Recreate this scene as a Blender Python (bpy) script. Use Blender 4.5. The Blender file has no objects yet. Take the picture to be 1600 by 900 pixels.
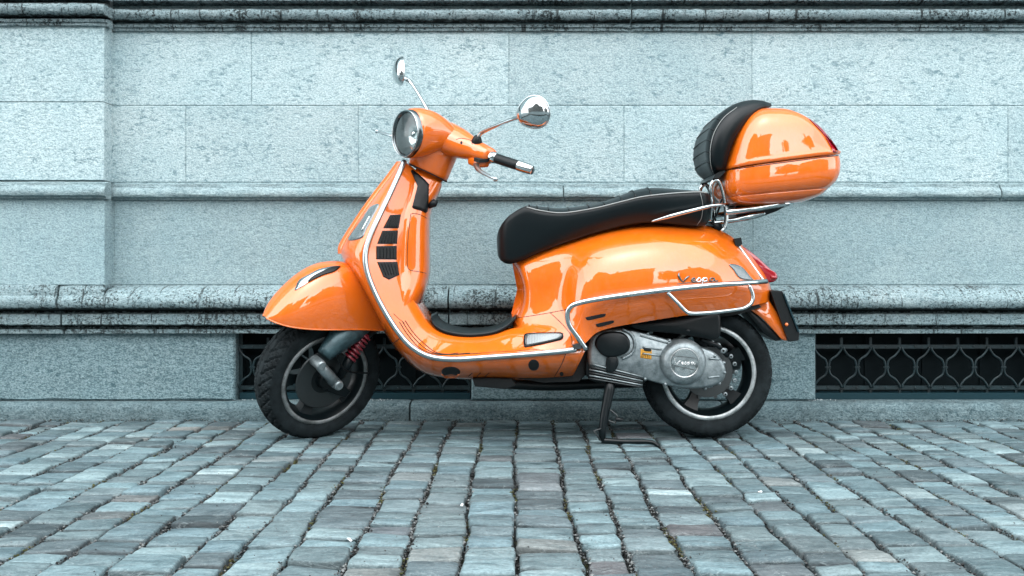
import bpy, bmesh, math, random
from mathutils import Vector, Matrix
from mathutils.bvhtree import BVHTree
import numpy as np

random.seed(7)
rng = random.Random(11)
SC = bpy.context.scene
COL = SC.collection

# ------------------------------------------------------------------ camera, sky, sun, exposure
FPX = 1555.6          # focal length in photo pixels (35 mm lens, 1600 px wide)
CAM_D, CAM_H, HZ = 3.5, 0.6, 415.0
cam = bpy.data.cameras.new('camera')
cam.lens = 35.0
cam.sensor_width = 36.0
cam.shift_y = -35.0 / 1600.0
cam.clip_start = 0.05
cam.clip_end = 2000
camo = bpy.data.objects.new('camera', cam)
COL.objects.link(camo)
camo.location = (0, -CAM_D, CAM_H)
camo.rotation_euler = (math.radians(90), 0, 0)
SC.camera = camo

SUN_EL, SUN_AZ = math.radians(62), math.radians(195)   # azimuth clockwise from +Y (north)
w = bpy.data.worlds.new('World')
SC.world = w
w.use_nodes = True
nt = w.node_tree
nt.nodes.clear()
sky = nt.nodes.new('ShaderNodeTexSky')
sky.sky_type = 'NISHITA'
sky.sun_disc = False
sky.sun_elevation = SUN_EL
sky.sun_rotation = SUN_AZ
sky.air_density = 1.0
sky.dust_density = 0.8
sky.ozone_density = 1.0
hsv = nt.nodes.new('ShaderNodeHueSaturation')       # an overcast, almost white sky
hsv.inputs['Saturation'].default_value = 0.10
bg = nt.nodes.new('ShaderNodeBackground')
bg.inputs['Strength'].default_value = 0.15
wo = nt.nodes.new('ShaderNodeOutputWorld')
nt.links.new(sky.outputs[0], hsv.inputs['Color'])
nt.links.new(hsv.outputs[0], bg.inputs[0])
nt.links.new(bg.outputs[0], wo.inputs[0])

sl = bpy.data.lights.new('sun', 'SUN')
sl.energy = 0.5
sl.angle = math.radians(115)
sl.color = (1.0, 0.97, 0.93)
so = bpy.data.objects.new('sun', sl)
COL.objects.link(so)
sd = Vector((math.sin(SUN_AZ) * math.cos(SUN_EL), math.cos(SUN_AZ) * math.cos(SUN_EL), math.sin(SUN_EL)))
so.rotation_euler = (-sd).to_track_quat('-Z', 'Y').to_euler()
so.location = sd * 30

SC.view_settings.view_transform = 'Standard'
SC.view_settings.look = 'None'
SC.view_settings.gamma = 1.0
SC.view_settings.use_curve_mapping = False
SC.view_settings.exposure = 2.48

# ------------------------------------------------------------------ geometry helpers
CAM = np.array([0, -CAM_D, CAM_H])


def P(px, py, y):
    """Point of the scooter or wall seen at a photo pixel, at depth y (metres, +y = towards the wall)."""
    d = y + CAM_D
    return Vector(((px - 800) * d / FPX, y, CAM_H + (HZ - py) * d / FPX))


# steering: the front end is turned left about the raked steering axis
ST_A = np.array([-0.2475, 0, 1.005])
_rk, _th = math.radians(26.5), math.radians(43)
_ax = np.array([math.sin(_rk), 0, math.cos(_rk)])
_K = np.array([[0, -_ax[2], _ax[1]], [_ax[2], 0, -_ax[0]], [-_ax[1], _ax[0], 0]])
ST_R = np.eye(3) + math.sin(_th) * _K + (1 - math.cos(_th)) * _K @ _K


def steer(p):
    q = ST_R @ (np.array(p) - ST_A) + ST_A
    return Vector(q)


def PS(px, py, v):
    """The same in the front end's own straight-ahead frame: a point at lateral offset v."""
    r = np.array([(px - 800) / FPX, 1, (HZ - py) / FPX])
    n = ST_R @ np.array([0, 1, 0])
    t = (v - n @ (CAM - ST_A)) / (n @ r)
    return Vector(ST_R.T @ (CAM + t * r - ST_A) + ST_A)


def cr(pts, n, closed=False):
    """Catmull-Rom (centripetal-ish) resample of points to n points, even in parameter by chord length."""
    A = np.array([tuple(p) for p in pts], float)
    m = len(A)
    if closed:
        E = np.vstack([A[-1], A, A[0], A[1]])
    else:
        E = np.vstack([2 * A[0] - A[1], A, 2 * A[-1] - A[-2]])
    segs = m if closed else m - 1
    L = [np.linalg.norm(E[i + 2] - E[i + 1]) + 1e-9 for i in range(segs)]
    cum = np.concatenate([[0], np.cumsum(L)])
    T = np.linspace(0, cum[-1], n + 1 if closed else n)
    if closed:
        T = T[:-1]
    out = []
    for t in T:
        i = min(int(np.searchsorted(cum, t, side='right')) - 1, segs - 1)
        u = (t - cum[i]) / L[i]
        p0, p1, p2, p3 = E[i], E[i + 1], E[i + 2], E[i + 3]
        out.append(0.5 * ((2 * p1) + (-p0 + p2) * u + (2 * p0 - 5 * p1 + 4 * p2 - p3) * u * u
                          + (-p0 + 3 * p1 - 3 * p2 + p3) * u ** 3))
    return np.array(out)


def cr_at(A, k):
    """Catmull-Rom through the rows of A (m x ... array), k sub-steps per span, by index parameter."""
    A = np.array(A, float)
    m = len(A)
    E = np.concatenate([[2 * A[0] - A[1]], A, [2 * A[-1] - A[-2]]])
    out = []
    for i in range(m - 1):
        p0, p1, p2, p3 = E[i], E[i + 1], E[i + 2], E[i + 3]
        for j in range(k):
            u = j / k
            out.append(0.5 * ((2 * p1) + (-p0 + p2) * u + (2 * p0 - 5 * p1 + 4 * p2 - p3) * u * u
                              + (-p0 + 3 * p1 - 3 * p2 + p3) * u ** 3))
    out.append(A[-1])
    return np.array(out)


class MB:
    """Collects geometry for ONE mesh object."""

    def __init__(self, st=False):
        self.v, self.f, self.c = [], [], []
        self.st = st

    def add(self, verts, faces, col=None):
        o = len(self.v)
        self.v += [tuple(p) for p in verts]
        self.f += [tuple(i + o for i in f) for f in faces]
        if col is not None:
            self.c += [col] * len(verts)
        return self

    def grid(self, G, closed_u=False, closed_v=False, cap0=False, cap1=False):
        """G[i][j]; i along (u), j around (v)."""
        nu, nv = len(G), len(G[0])
        verts = [tuple(p) for r in G for p in r]
        F = []
        for i in range(nu if closed_u else nu - 1):
            for j in range(nv if closed_v else nv - 1):
                a, b = i * nv + j, i * nv + (j + 1) % nv
                i2 = (i + 1) % nu
                F.append((a, b, i2 * nv + (j + 1) % nv, i2 * nv + j))
        for cap, i in ((cap0, 0), (cap1, nu - 1)):
            if cap:
                c = np.mean(np.array([tuple(p) for p in G[i]]), axis=0)
                verts.append(tuple(c))
                k = len(verts) - 1
                for j in range(nv if closed_v else nv - 1):
                    t = (i * nv + j, i * nv + (j + 1) % nv, k)
                    F.append(t if i else t[::-1])
        return self.add(verts, F)

    def tube(self, path, r, n=10, res=0, closed=False, cap=True, flat=1.0):
        """Round tube along a path; res > 0 resamples the path smoothly; r number or list."""
        if res:
            path = cr(path, res, closed)
        path = [Vector(p) for p in path]
        m = len(path)
        rr = [r] * m if not hasattr(r, '__len__') else list(np.interp(np.linspace(0, 1, m), np.linspace(0, 1, len(r)), r))
        G = []
        up = None
        for i in range(m):
            a = path[i - 1] if (i or closed) else path[i]
            b = path[(i + 1) % m] if (i < m - 1 or closed) else path[i]
            t = (b - a)
            t = t.normalized() if t.length > 1e-9 else Vector((1, 0, 0))
            if up is None:
                up = Vector((0, 0, 1)) if abs(t.z) < 0.9 else Vector((0, 1, 0))
            s = t.cross(up)
            s.normalize()
            up = s.cross(t).normalized()
            G.append([path[i] + (s * math.cos(q) + up * math.sin(q) * flat) * rr[i]
                      for q in [2 * math.pi * k / n for k in range(n)]])
        return self.grid(G, closed_u=closed, closed_v=True, cap0=cap and not closed, cap1=cap and not closed)

    def lathe(self, prof, o, axis, n=48, cap0=False, cap1=False):
        """prof: (radius, offset along axis); turned about the axis through o."""
        o, ax = Vector(o), Vector(axis).normalized()
        s = ax.cross(Vector((0, 0, 1)) if abs(ax.z) < 0.9 else Vector((1, 0, 0))).normalized()
        t = ax.cross(s)
        G = [[o + ax * h + (s * math.cos(q) + t * math.sin(q)) * r for q in [2 * math.pi * k / n for k in range(n)]]
             for r, h in prof]
        return self.grid(G, closed_v=True, cap0=cap0, cap1=cap1)

    def box(self, c, s, rz=0.0, M=None):
        cx, cy, cz = c
        V = []
        for x in (-1, 1):
            for y in (-1, 1):
                for z in (-1, 1):
                    V.append(Vector((x * s[0] / 2, y * s[1] / 2, z * s[2] / 2)))
        if M is None:
            M = Matrix.Rotation(rz, 3, 'Z')
        V = [M @ p + Vector(c) for p in V]
        return self.add(V, [(0, 1, 3, 2), (4, 6, 7, 5), (0, 4, 5, 1), (2, 3, 7, 6), (0, 2, 6, 4), (1, 5, 7, 3)])

    def extrude(self, outline, y0, y1, bevel=0.0, inset=0.9, res=0, pf=None):
        """Side-view pixel outline as a slab from near depth y0 to far depth y1, near edge rounded."""
        pf = pf or P
        O = cr([(a, b, 0) for a, b in outline], res, True)[:, :2] if res else np.array(outline, float)
        c = O.mean(axis=0)
        rings = []
        if bevel:
            for k in range(4):
                q = k / 3 * math.pi / 2
                f = inset + (1 - inset) * math.sin(q)
                yy = y0 + bevel * (1 - math.cos(q))
                rings.append([pf(*(c + (p - c) * f), yy) for p in O])
        else:
            rings.append([pf(*p, y0) for p in O])
        rings.append([pf(*(c + (p - c)), y1) for p in O])
        # keep the slab's true shape: far rings reuse the near ring's x,z
        base = rings[-2] if len(rings) > 1 else rings[0]
        rings[-1] = [Vector((p.x, y1, p.z)) for p in base]
        return self.grid(rings, closed_v=True, cap0=True, cap1=True)

    def build(self, name, m, parent=None, smooth=True, mods=None, auto=None):
        me = bpy.data.meshes.new(name)
        V = [steer(p) for p in self.v] if self.st else self.v
        me.from_pydata(V, [], self.f)
        bm = bmesh.new()
        bm.from_mesh(me)
        bmesh.ops.remove_doubles(bm, verts=bm.verts, dist=1e-5)
        bmesh.ops.recalc_face_normals(bm, faces=bm.faces)
        if auto is not None:
            lim = math.radians(auto)
            for e in bm.edges:
                if len(e.link_faces) == 2 and e.calc_face_angle(0) > lim:
                    e.smooth = False
        for f in bm.faces:
            f.smooth = smooth
        bm.to_mesh(me)
        bm.free()
        if self.c and len(self.c) == len(me.vertices):
            at = me.color_attributes.new('tint', 'FLOAT_COLOR', 'POINT')
            at.data.foreach_set('color', [x for c in self.c for x in (c[0], c[1], c[2], 1)])
        me.materials.append(m)
        o = bpy.data.objects.new(name, me)
        COL.objects.link(o)
        if parent:
            o.parent = parent
        return o


def raw(name, V, Fc, m, parent=None, cols=None, smooth=True):
    me = bpy.data.meshes.new(name)
    me.from_pydata(V, [], Fc)
    if smooth:
        me.polygons.foreach_set('use_smooth', [True] * len(me.polygons))
    if cols is not None:
        at = me.color_attributes.new('tint', 'FLOAT_COLOR', 'POINT')
        at.data.foreach_set('color', [x for c in cols for x in (c[0], c[1], c[2], 1)])
    me.materials.append(m)
    o = bpy.data.objects.new(name, me)
    COL.objects.link(o)
    if parent:
        o.parent = parent
    return o


def thing(name, label, cat, loc=(0, 0, 0), kind=None):
    o = bpy.data.objects.new(name, None)
    COL.objects.link(o)
    o['label'] = label
    if cat:
        o['category'] = cat
    if kind:
        o['kind'] = kind
    return o


def bvh_of(*objs):
    V, Fc = [], []
    for o in objs:
        k = len(V)
        V += [v.co.copy() for v in o.data.vertices]
        Fc += [tuple(i + k for i in p.vertices) for p in o.data.polygons]
    return BVHTree.FromPolygons(V, Fc)


def hit(bvh, px, py, off=0.0):
    o = Vector(CAM)
    d = (P(px, py, 0) - o).normalized()
    loc, nor, i, dist = bvh.ray_cast(o, d)
    if loc is None:
        return None, None
    if nor.dot(d) > 0:
        nor = -nor
    return loc + nor * off, nor


def patch(bvh, outline, off=0.004, deep=0.004, res=40, rings=5, mb=None, dome=0.0):
    """A thin raised shape that follows a surface: outline in photo pixels laid onto the surface."""
    mb = mb or MB()
    O = np.array(outline, float) if not res else cr([(a, b, 0) for a, b in outline], res, True)[:, :2]
    c = O.mean(axis=0)
    G = []
    lastn = None
    for k in range(rings + 1):
        f = k / rings
        row = []
        for p in O:
            q = c + (p - c) * max(f, 0.001)
            h, n = hit(bvh, q[0], q[1], off + dome * (1 - f * f))
            row.append((h, n))
        G.append(row)
    ok = [h for r in G for h, n in r if h is not None]
    if not ok:
        return mb
    for r in G:
        for j, (h, n) in enumerate(r):
            if h is None:
                r[j] = (ok[0] if not r[j - 1][0] else r[j - 1][0], r[j - 1][1] or Vector((0, -1, 0)))
    rim = [h - n * deep for h, n in G[-1]]
    mb.grid([[h for h, n in r] for r in G] + [rim], closed_v=True)
    return mb


def line_on(bvh, pts, r, off=0.0, res=24, mb=None, n=6, flat=1.0):
    mb = mb or MB()
    Q = cr([(a, b, 0) for a, b in pts], res) if res else [(a, b, 0) for a, b in pts]
    path = []
    for q in Q:
        h, _n = hit(bvh, q[0], q[1], off)
        if h is not None:
            path.append(h)
    if len(path) > 1:
        mb.tube(path, r, n, flat=flat)
    return mb


# ------------------------------------------------------------------ materials
def mat(name, col, rough=0.5, metal=0.0, coat=0.0, spec=0.5):
    m = bpy.data.materials.new(name)
    m.use_nodes = True
    b = m.node_tree.nodes['Principled BSDF']
    b.inputs['Base Color'].default_value = (*col, 1)
    b.inputs['Roughness'].default_value = rough
    b.inputs['Metallic'].default_value = metal
    b.inputs['Specular IOR Level'].default_value = spec
    if coat:
        b.inputs['Coat Weight'].default_value = coat
        b.inputs['Coat Roughness'].default_value = 0.03
    return m


class NG:
    """Small helper for writing node graphs."""

    def __init__(self, m):
        self.t = m.node_tree
        self.b = self.t.nodes['Principled BSDF']
        self.co = self.t.nodes.new('ShaderNodeTexCoord').outputs['Object']

    def n(self, typ, **kw):
        x = self.t.nodes.new(typ)
        for k, v in kw.items():
            setattr(x, k, v)
        return x

    def link(self, a, b):
        self.t.links.new(a, b)

    def mapping(self, sc, rot=(0, 0, 0), loc=(0, 0, 0)):
        x = self.n('ShaderNodeMapping')
        x.inputs['Scale'].default_value = sc
        x.inputs['Rotation'].default_value = rot
        x.inputs['Location'].default_value = loc
        self.link(self.co, x.inputs[0])
        return x.outputs[0]

    def noise(self, scale, detail=4, rough=0.55, vec=None, dist=0.0):
        x = self.n('ShaderNodeTexNoise')
        x.inputs['Scale'].default_value = scale
        x.inputs['Detail'].default_value = detail
        x.inputs['Roughness'].default_value = rough
        x.inputs['Distortion'].default_value = dist
        self.link(vec if vec else self.co, x.inputs['Vector'])
        return x.outputs['Fac']

    def ramp(self, fac, stops):
        x = self.n('ShaderNodeValToRGB')
        cr_ = x.color_ramp
        while len(cr_.elements) > 2:
            cr_.elements.remove(cr_.elements[-1])
        for i, (p, c) in enumerate(stops):
            e = cr_.elements[i] if i < 2 else cr_.elements.new(p)
            e.position = p
            c = (c, c, c) if not hasattr(c, '__len__') else c
            e.color = (*c, 1)
        self.link(fac, x.inputs[0])
        return x.outputs[0]

    def mix(self, a, b, fac, mode='MIX'):
        x = self.n('ShaderNodeMix', data_type='RGBA', blend_type=mode)
        for s, v in ((x.inputs[6], a), (x.inputs[7], b)):
            if hasattr(v, 'links'):
                self.link(v, s)
            else:
                s.default_value = (*v, 1)
        if hasattr(fac, 'links'):
            self.link(fac, x.inputs[0])
        else:
            x.inputs[0].default_value = fac
        return x.outputs[2]

    def math(self, op, a, b=0.0):
        x = self.n('ShaderNodeMath', operation=op)
        for s, v in ((x.inputs[0], a), (x.inputs[1], b)):
            if hasattr(v, 'links'):
                self.link(v, s)
            else:
                s.default_value = v
        return x.outputs[0]

    def bump(self, h, strength, dist=0.004, prev=None):
        x = self.n('ShaderNodeBump')
        x.inputs['Strength'].default_value = strength
        x.inputs['Distance'].default_value = dist
        self.link(h, x.inputs['Height'])
        if prev:
            self.link(prev, x.inputs['Normal'])
        return x.outputs[0]


def stone(name, base, fleck=0.5, pit=1.0, dirt=0.0, gc=0.5, soot=0.0, var=0.08, band=None):
    base = tuple(c * 0.70 for c in base)
    m = mat(name, base, 0.88, spec=0.2)
    g = NG(m)
    info = g.n('ShaderNodeObjectInfo').outputs['Random']
    dark = tuple(c * k for c, k in zip(base, (0.20, 0.32, 0.36)))
    # broad tone, per-block tone
    broad = g.ramp(g.noise(2.3, 4, 0.65), [(0.3, (0.84, 0.90, 0.92)), (0.7, (1.08, 1.04, 1.03))])
    blk = g.ramp(info, [(0.0, 1 - var), (1.0, 1 + var * 0.6)])
    col = g.mix(base, broad, 1.0, 'MULTIPLY')
    col = g.mix(col, blk, 1.0, 'MULTIPLY')
    # salt-and-pepper grain, stretched along the bed
    vg = g.mapping((1.0, 1.0, 1.5))
    grain = g.noise(135, 3, 0.7, vg)
    g2 = g.noise(48, 4, 0.7, g.mapping((1.0, 1.0, 2.0), (0, 0.12, 0)), 0.5)
    lo = tuple(1 - gc * k for k in (1.0, 0.86, 0.82))
    col = g.mix(col, g.ramp(grain, [(0.36, lo), (0.52, (1, 1, 1)), (0.64, (1 + gc * .36, 1 + gc * .32, 1 + gc * .3))]), 1.0, 'MULTIPLY')
    lo2 = tuple(1 - gc * k * 0.6 for k in (1.0, 0.86, 0.82))
    col = g.mix(col, g.ramp(g2, [(0.34, lo2), (0.5, (1, 1, 1)), (0.68, (1 + gc * .2, 1 + gc * .18, 1 + gc * .18))]), 1.0, 'MULTIPLY')
    # chipped pits and dark mineral flecks, gathered in patches
    vf = g.mapping((1.0, 1.0, 1.9), (0.0, 0.22, 0.0))
    f1 = g.noise(40, 5, 0.7, vf, 0.35)
    clus = g.ramp(g.noise(9.0, 5, 0.7), [(0.40, 0.0), (0.62, 1.0)])
    fl = g.ramp(f1, [(0.535, 0.0), (0.60, 1.0)])
    flm = g.math('MULTIPLY', fl, g.math('ADD', g.math('MULTIPLY', clus, 0.8), 0.2))
    col = g.mix(col, dark, g.math('MULTIPLY', flm, fleck))
    if dirt:
        dn = g.noise(5.0, 7, 0.75, g.mapping((1.0, 1.0, 2.0)))
        dm = g.ramp(dn, [(0.45, 0.0), (0.66, 1.0)])
        col = g.mix(col, tuple(c * 0.16 for c in base), g.math('MULTIPLY', dm, dirt))
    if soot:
        # black crust: grains that thicken in patches, thin drips; apart from these, ragged black lines set along the grooves
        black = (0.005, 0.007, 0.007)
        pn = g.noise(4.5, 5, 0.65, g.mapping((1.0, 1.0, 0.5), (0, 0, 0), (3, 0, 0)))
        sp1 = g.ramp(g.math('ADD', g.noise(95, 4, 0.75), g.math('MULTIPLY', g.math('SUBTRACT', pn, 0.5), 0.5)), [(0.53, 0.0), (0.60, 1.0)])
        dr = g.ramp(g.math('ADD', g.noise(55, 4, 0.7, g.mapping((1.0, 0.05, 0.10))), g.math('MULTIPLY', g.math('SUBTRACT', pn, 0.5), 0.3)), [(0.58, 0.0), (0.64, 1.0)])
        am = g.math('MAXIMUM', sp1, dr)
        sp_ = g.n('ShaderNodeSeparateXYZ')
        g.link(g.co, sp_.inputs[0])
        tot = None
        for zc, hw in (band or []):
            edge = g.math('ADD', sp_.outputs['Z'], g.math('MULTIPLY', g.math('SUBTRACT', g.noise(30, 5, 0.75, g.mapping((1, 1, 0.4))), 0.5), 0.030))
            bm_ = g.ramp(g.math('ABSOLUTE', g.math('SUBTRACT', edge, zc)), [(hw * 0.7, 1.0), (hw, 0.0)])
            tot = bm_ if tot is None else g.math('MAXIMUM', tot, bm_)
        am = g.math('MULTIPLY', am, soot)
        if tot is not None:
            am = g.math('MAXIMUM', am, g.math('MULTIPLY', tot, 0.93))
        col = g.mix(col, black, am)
    g.link(col, g.b.inputs['Base Color'])
    inv = g.math('SUBTRACT', 1.0, f1)
    b1 = g.bump(inv, 0.40 * pit, 0.008)
    b2 = g.bump(grain, 0.8 * pit, 0.004, b1)
    b3 = g.bump(g2, 0.5 * pit, 0.008, b2)
    g.link(b3, g.b.inputs['Normal'])
    return m


M = {}
M['granite'] = stone('granite_ashlar', (0.54, 0.695, 0.722), 0.75, 0.8, 0.0, 0.40)
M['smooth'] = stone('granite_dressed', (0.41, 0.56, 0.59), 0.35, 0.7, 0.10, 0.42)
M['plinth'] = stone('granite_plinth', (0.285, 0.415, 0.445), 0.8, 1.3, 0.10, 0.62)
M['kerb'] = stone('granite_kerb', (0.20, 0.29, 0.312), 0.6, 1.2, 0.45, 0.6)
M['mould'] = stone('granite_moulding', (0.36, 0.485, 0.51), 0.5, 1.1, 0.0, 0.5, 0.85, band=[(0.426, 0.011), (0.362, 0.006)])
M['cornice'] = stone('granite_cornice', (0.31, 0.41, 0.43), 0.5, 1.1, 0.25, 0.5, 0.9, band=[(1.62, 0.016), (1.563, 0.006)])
M['string'] = stone('granite_string', (0.40, 0.535, 0.56), 0.4, 0.9, 0.25, 0.45)
M['mortar'] = stone('mortar', (0.42, 0.56, 0.585), 0.2, 0.6)

# orange enamel: clear-coated, with a trace of orange peel and dust
M['orange'] = mat('orange_enamel', (0.90, 0.155, 0.014), 0.32, 0.0, 1.0)
g = NG(M['orange'])
g.b.inputs['Coat Roughness'].default_value = 0.02
g.b.inputs['Specular IOR Level'].default_value = 0.1
g.b.inputs['Coat IOR'].default_value = 1.75
oc = g.ramp(g.noise(9, 6, 0.7), [(0.35, (0.60, 0.112, 0.0045)), (0.7, (0.66, 0.132, 0.006))])
dust = g.ramp(g.noise(38, 8, 0.75, g.mapping((1, 1, 0.6))), [(0.48, 0.0), (0.75, 1.0)])
oc = g.mix(oc, (0.42, 0.33, 0.26), g.math('MULTIPLY', dust, 0.07))
sep = g.n('ShaderNodeSeparateXYZ')
g.link(g.co, sep.inputs[0])
low = g.ramp(sep.outputs['Z'], [(0.17, 1.0), (0.34, 0.0)])
spl = g.ramp(g.noise(60, 8, 0.8), [(0.45, 0.0), (0.62, 1.0)])
oc = g.mix(oc, (0.10, 0.075, 0.06), g.math('MULTIPLY', g.math('MULTIPLY', low, spl), 0.45))
g.link(oc, g.b.inputs['Base Color'])
g.link(g.ramp(g.noise(14, 7, 0.75), [(0.4, 0.012), (0.8, 0.09)]), g.b.inputs['Coat Roughness'])
g.link(g.bump(g.noise(26, 2, 0.5), 0.02, 0.01), g.b.inputs['Coat Normal'])
M['chrome'] = mat('chrome', (0.50, 0.55, 0.56), 0.09, 1.0)
g = NG(M['chrome'])
g.link(g.ramp(g.noise(60, 5, 0.7), [(0.4, 0.07), (0.75, 0.24)]), g.b.inputs['Roughness'])
M['bead'] = mat('anodised_trim', (0.42, 0.49, 0.51), 0.28, 1.0)
M['alu'] = mat('cast_aluminium', (0.40, 0.46, 0.48), 0.45, 0.75)
g = NG(M['alu'])
g.link(g.ramp(g.noise(24, 6, 0.75), [(0.35, (0.13, 0.165, 0.175)), (0.65, (0.34, 0.39, 0.405))]), g.b.inputs['Base Color'])
g.link(g.bump(g.noise(220, 2), 0.15, 0.002), g.b.inputs['Normal'])
M['silver'] = mat('silver_painted_rim', (0.52, 0.57, 0.58), 0.38, 0.55)
g = NG(M['silver'])
g.link(g.ramp(g.noise(30, 6, 0.75), [(0.38, (0.22, 0.25, 0.25)), (0.55, (0.42, 0.46, 0.47))]), g.b.inputs['Base Color'])
M['dullrim'] = mat('brake_dusted_rim', (0.2, 0.22, 0.22), 0.5, 0.5)
g = NG(M['dullrim'])
g.link(g.ramp(g.noise(26, 6, 0.75), [(0.35, (0.07, 0.08, 0.08)), (0.65, (0.23, 0.25, 0.255))]), g.b.inputs['Base Color'])
M['vinyl'] = mat('black_vinyl', (0.002, 0.0055, 0.007), 0.38, spec=0.26)
g = NG(M['vinyl'])
g.link(g.bump(g.noise(420, 2), 0.12, 0.002), g.b.inputs['Normal'])
M['rubber'] = mat('tyre_rubber', (0.013, 0.020, 0.022), 0.8, spec=0.16)
g = NG(M['rubber'])
g.link(g.ramp(g.noise(18, 6, 0.7), [(0.4, (0.0035, 0.006, 0.007)), (0.72, (0.016, 0.023, 0.026))]), g.b.inputs['Base Color'])
g.link(g.bump(g.noise(160, 3), 0.2, 0.002), g.b.inputs['Normal'])
M['black'] = mat('black_plastic', (0.0018, 0.004, 0.005), 0.42, spec=0.28)
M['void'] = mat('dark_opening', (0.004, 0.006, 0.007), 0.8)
M['blackmetal'] = mat('black_painted_steel', (0.0025, 0.0055, 0.0068), 0.34, spec=0.28)
M['forkblue'] = mat('blue_grey_fork', (0.035, 0.075, 0.088), 0.4, 0.3)
g = NG(M['forkblue'])
g.link(g.ramp(g.noise(20, 5, 0.7), [(0.4, (0.018, 0.042, 0.05)), (0.7, (0.06, 0.115, 0.13))]), g.b.inputs['Base Color'])
M['disc'] = mat('brake_disc_steel', (0.06, 0.068, 0.07), 0.42, 0.8)
M['redspring'] = mat('red_spring', (0.16, 0.012, 0.022), 0.4, 0.0, 0.4)
M['redlens'] = mat('red_lens', (0.28, 0.004, 0.012), 0.12, 0.0, 1.0)
M['clearlens'] = mat('clear_lens', (0.12, 0.15, 0.158), 0.18, 0.3, 1.0)
g = NG(M['clearlens'])
wv = g.n('ShaderNodeTexWave')
wv.inputs['Scale'].default_value = 60
g.link(g.co, wv.inputs['Vector'])
g.link(g.bump(wv.outputs['Fac'], 0.35, 0.003), g.b.inputs['Normal'])
M['yellow'] = mat('yellow_sticker', (0.55, 0.26, 0.02), 0.5)
M['piping'] = mat('pale_piping', (0.26, 0.28, 0.275), 0.5)
M['seam'] = mat('panel_gap', (0.02, 0.008, 0.006), 0.8)
M['badge'] = mat('badge_dark_chrome', (0.13, 0.15, 0.155), 0.2, 1.0)
M['badge_light'] = mat('badge_bright_chrome', (0.85, 0.87, 0.87), 0.15, 1.0)
M['mirror'] = mat('mirror_glass', (0.85, 0.88, 0.88), 0.01, 1.0)
M['reflector'] = mat('lamp_reflector', (0.62, 0.68, 0.69), 0.2, 0.5)
# thin clear glass: mostly clear, reflecting at grazing angles
m = bpy.data.materials.new('lamp_glass')
m.use_nodes = True
t = m.node_tree
t.nodes.clear()
o_ = t.nodes.new('ShaderNodeOutputMaterial')
tr, gl, mx, fr = (t.nodes.new('ShaderNodeBsdfTransparent'), t.nodes.new('ShaderNodeBsdfGlossy'),
                  t.nodes.new('ShaderNodeMixShader'), t.nodes.new('ShaderNodeFresnel'))
fr.inputs['IOR'].default_value = 1.5
gl.inputs['Roughness'].default_value = 0.01
tr.inputs['Color'].default_value = (0.93, 0.97, 0.97, 1)
t.links.new(fr.outputs[0], mx.inputs[0])
t.links.new(tr.outputs[0], mx.inputs[1])
t.links.new(gl.outputs[0], mx.inputs[2])
t.links.new(mx.outputs[0], o_.inputs[0])
M['glass'] = m
M['iron'] = mat('painted_iron', (0.022, 0.060, 0.068), 0.42, 0.2)
g = NG(M['iron'])
g.link(g.ramp(g.noise(40, 5, 0.7), [(0.35, (0.0035, 0.011, 0.0135)), (0.7, (0.010, 0.030, 0.036))]), g.b.inputs['Base Color'])
M['shutter'] = mat('dark_teal_shutter', (0.0012, 0.0045, 0.0058), 0.7, spec=0.1)
M['sillmetal'] = mat('teal_sill_metal', (0.006, 0.028, 0.037), 0.5, spec=0.2)

# cobbles: each stone carries its own tint
m = mat('cobble_stone', (0.2, 0.25, 0.27), 0.62, spec=0.4)
g = NG(m)
tint = g.n('ShaderNodeVertexColor', layer_name='tint').outputs['Color']
bed = g.noise(16, 6, 0.65, g.mapping((0.45, 1.6, 1.6)), 0.6)
col = g.mix(tint, g.ramp(bed, [(0.32, (0.38, 0.46, 0.49)), (0.48, (1, 1, 1)), (0.68, (1.5, 1.45, 1.43))]), 0.95, 'MULTIPLY')
gr = g.noise(120, 4, 0.75)
col = g.mix(col, g.ramp(gr, [(0.34, (0.55, 0.60, 0.62)), (0.52, (1.0, 1.0, 1.0)), (0.70, (1.3, 1.28, 1.27))]), 0.9, 'MULTIPLY')
vein = g.ramp(g.noise(9, 5, 0.7, g.mapping((0.6, 2.4, 2.0), (0, 0, 0.2)), 1.4), [(0.485, 0.0), (0.5, 1.0), (0.515, 0.0)])
col = g.mix(col, (0.42, 0.50, 0.51), g.math('MULTIPLY', vein, 0.22))
blot = g.ramp(g.noise(11, 4, 0.6), [(0.60, 0.0), (0.72, 1.0)])
col = g.mix(col, (0.05, 0.065, 0.072), g.math('MULTIPLY', blot, 0.25))
g.link(col, g.b.inputs['Base Color'])
g.link(g.ramp(g.noise(7, 3), [(0.3, 0.42), (0.7, 0.72)]), g.b.inputs['Roughness'])
bb = g.bump(bed, 0.6, 0.012)
bb = g.bump(g.noise(55, 4, 0.6), 0.5, 0.004, bb)
g.link(g.bump(gr, 0.6, 0.003, bb), g.b.inputs['Normal'])
M['cobble'] = m
m = mat('joint_grit', (0.12, 0.13, 0.12), 0.9, spec=0.2)
g = NG(m)
g.link(g.n('ShaderNodeVertexColor', layer_name='tint').outputs['Color'], g.b.inputs['Base Color'])
M['grit'] = m
m = mat('joint_bed', (0.05, 0.055, 0.05), 0.95, spec=0.1)
g = NG(m)
c1 = g.ramp(g.noise(230, 4, 0.8), [(0.35, (0.003, 0.004, 0.004)), (0.6, (0.016, 0.019, 0.019)), (0.78, (0.07, 0.08, 0.08))])
ms = g.ramp(g.noise(8, 4, 0.65), [(0.56, 0.0), (0.68, 1.0)])
c1 = g.mix(c1, (0.030, 0.034, 0.012), g.math('MULTIPLY', ms, 0.75))
g.link(c1, g.b.inputs['Base Color'])
g.link(g.bump(g.noise(200, 4, 0.8), 1.0, 0.008), g.b.inputs['Normal'])
M['bed'] = m
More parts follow.
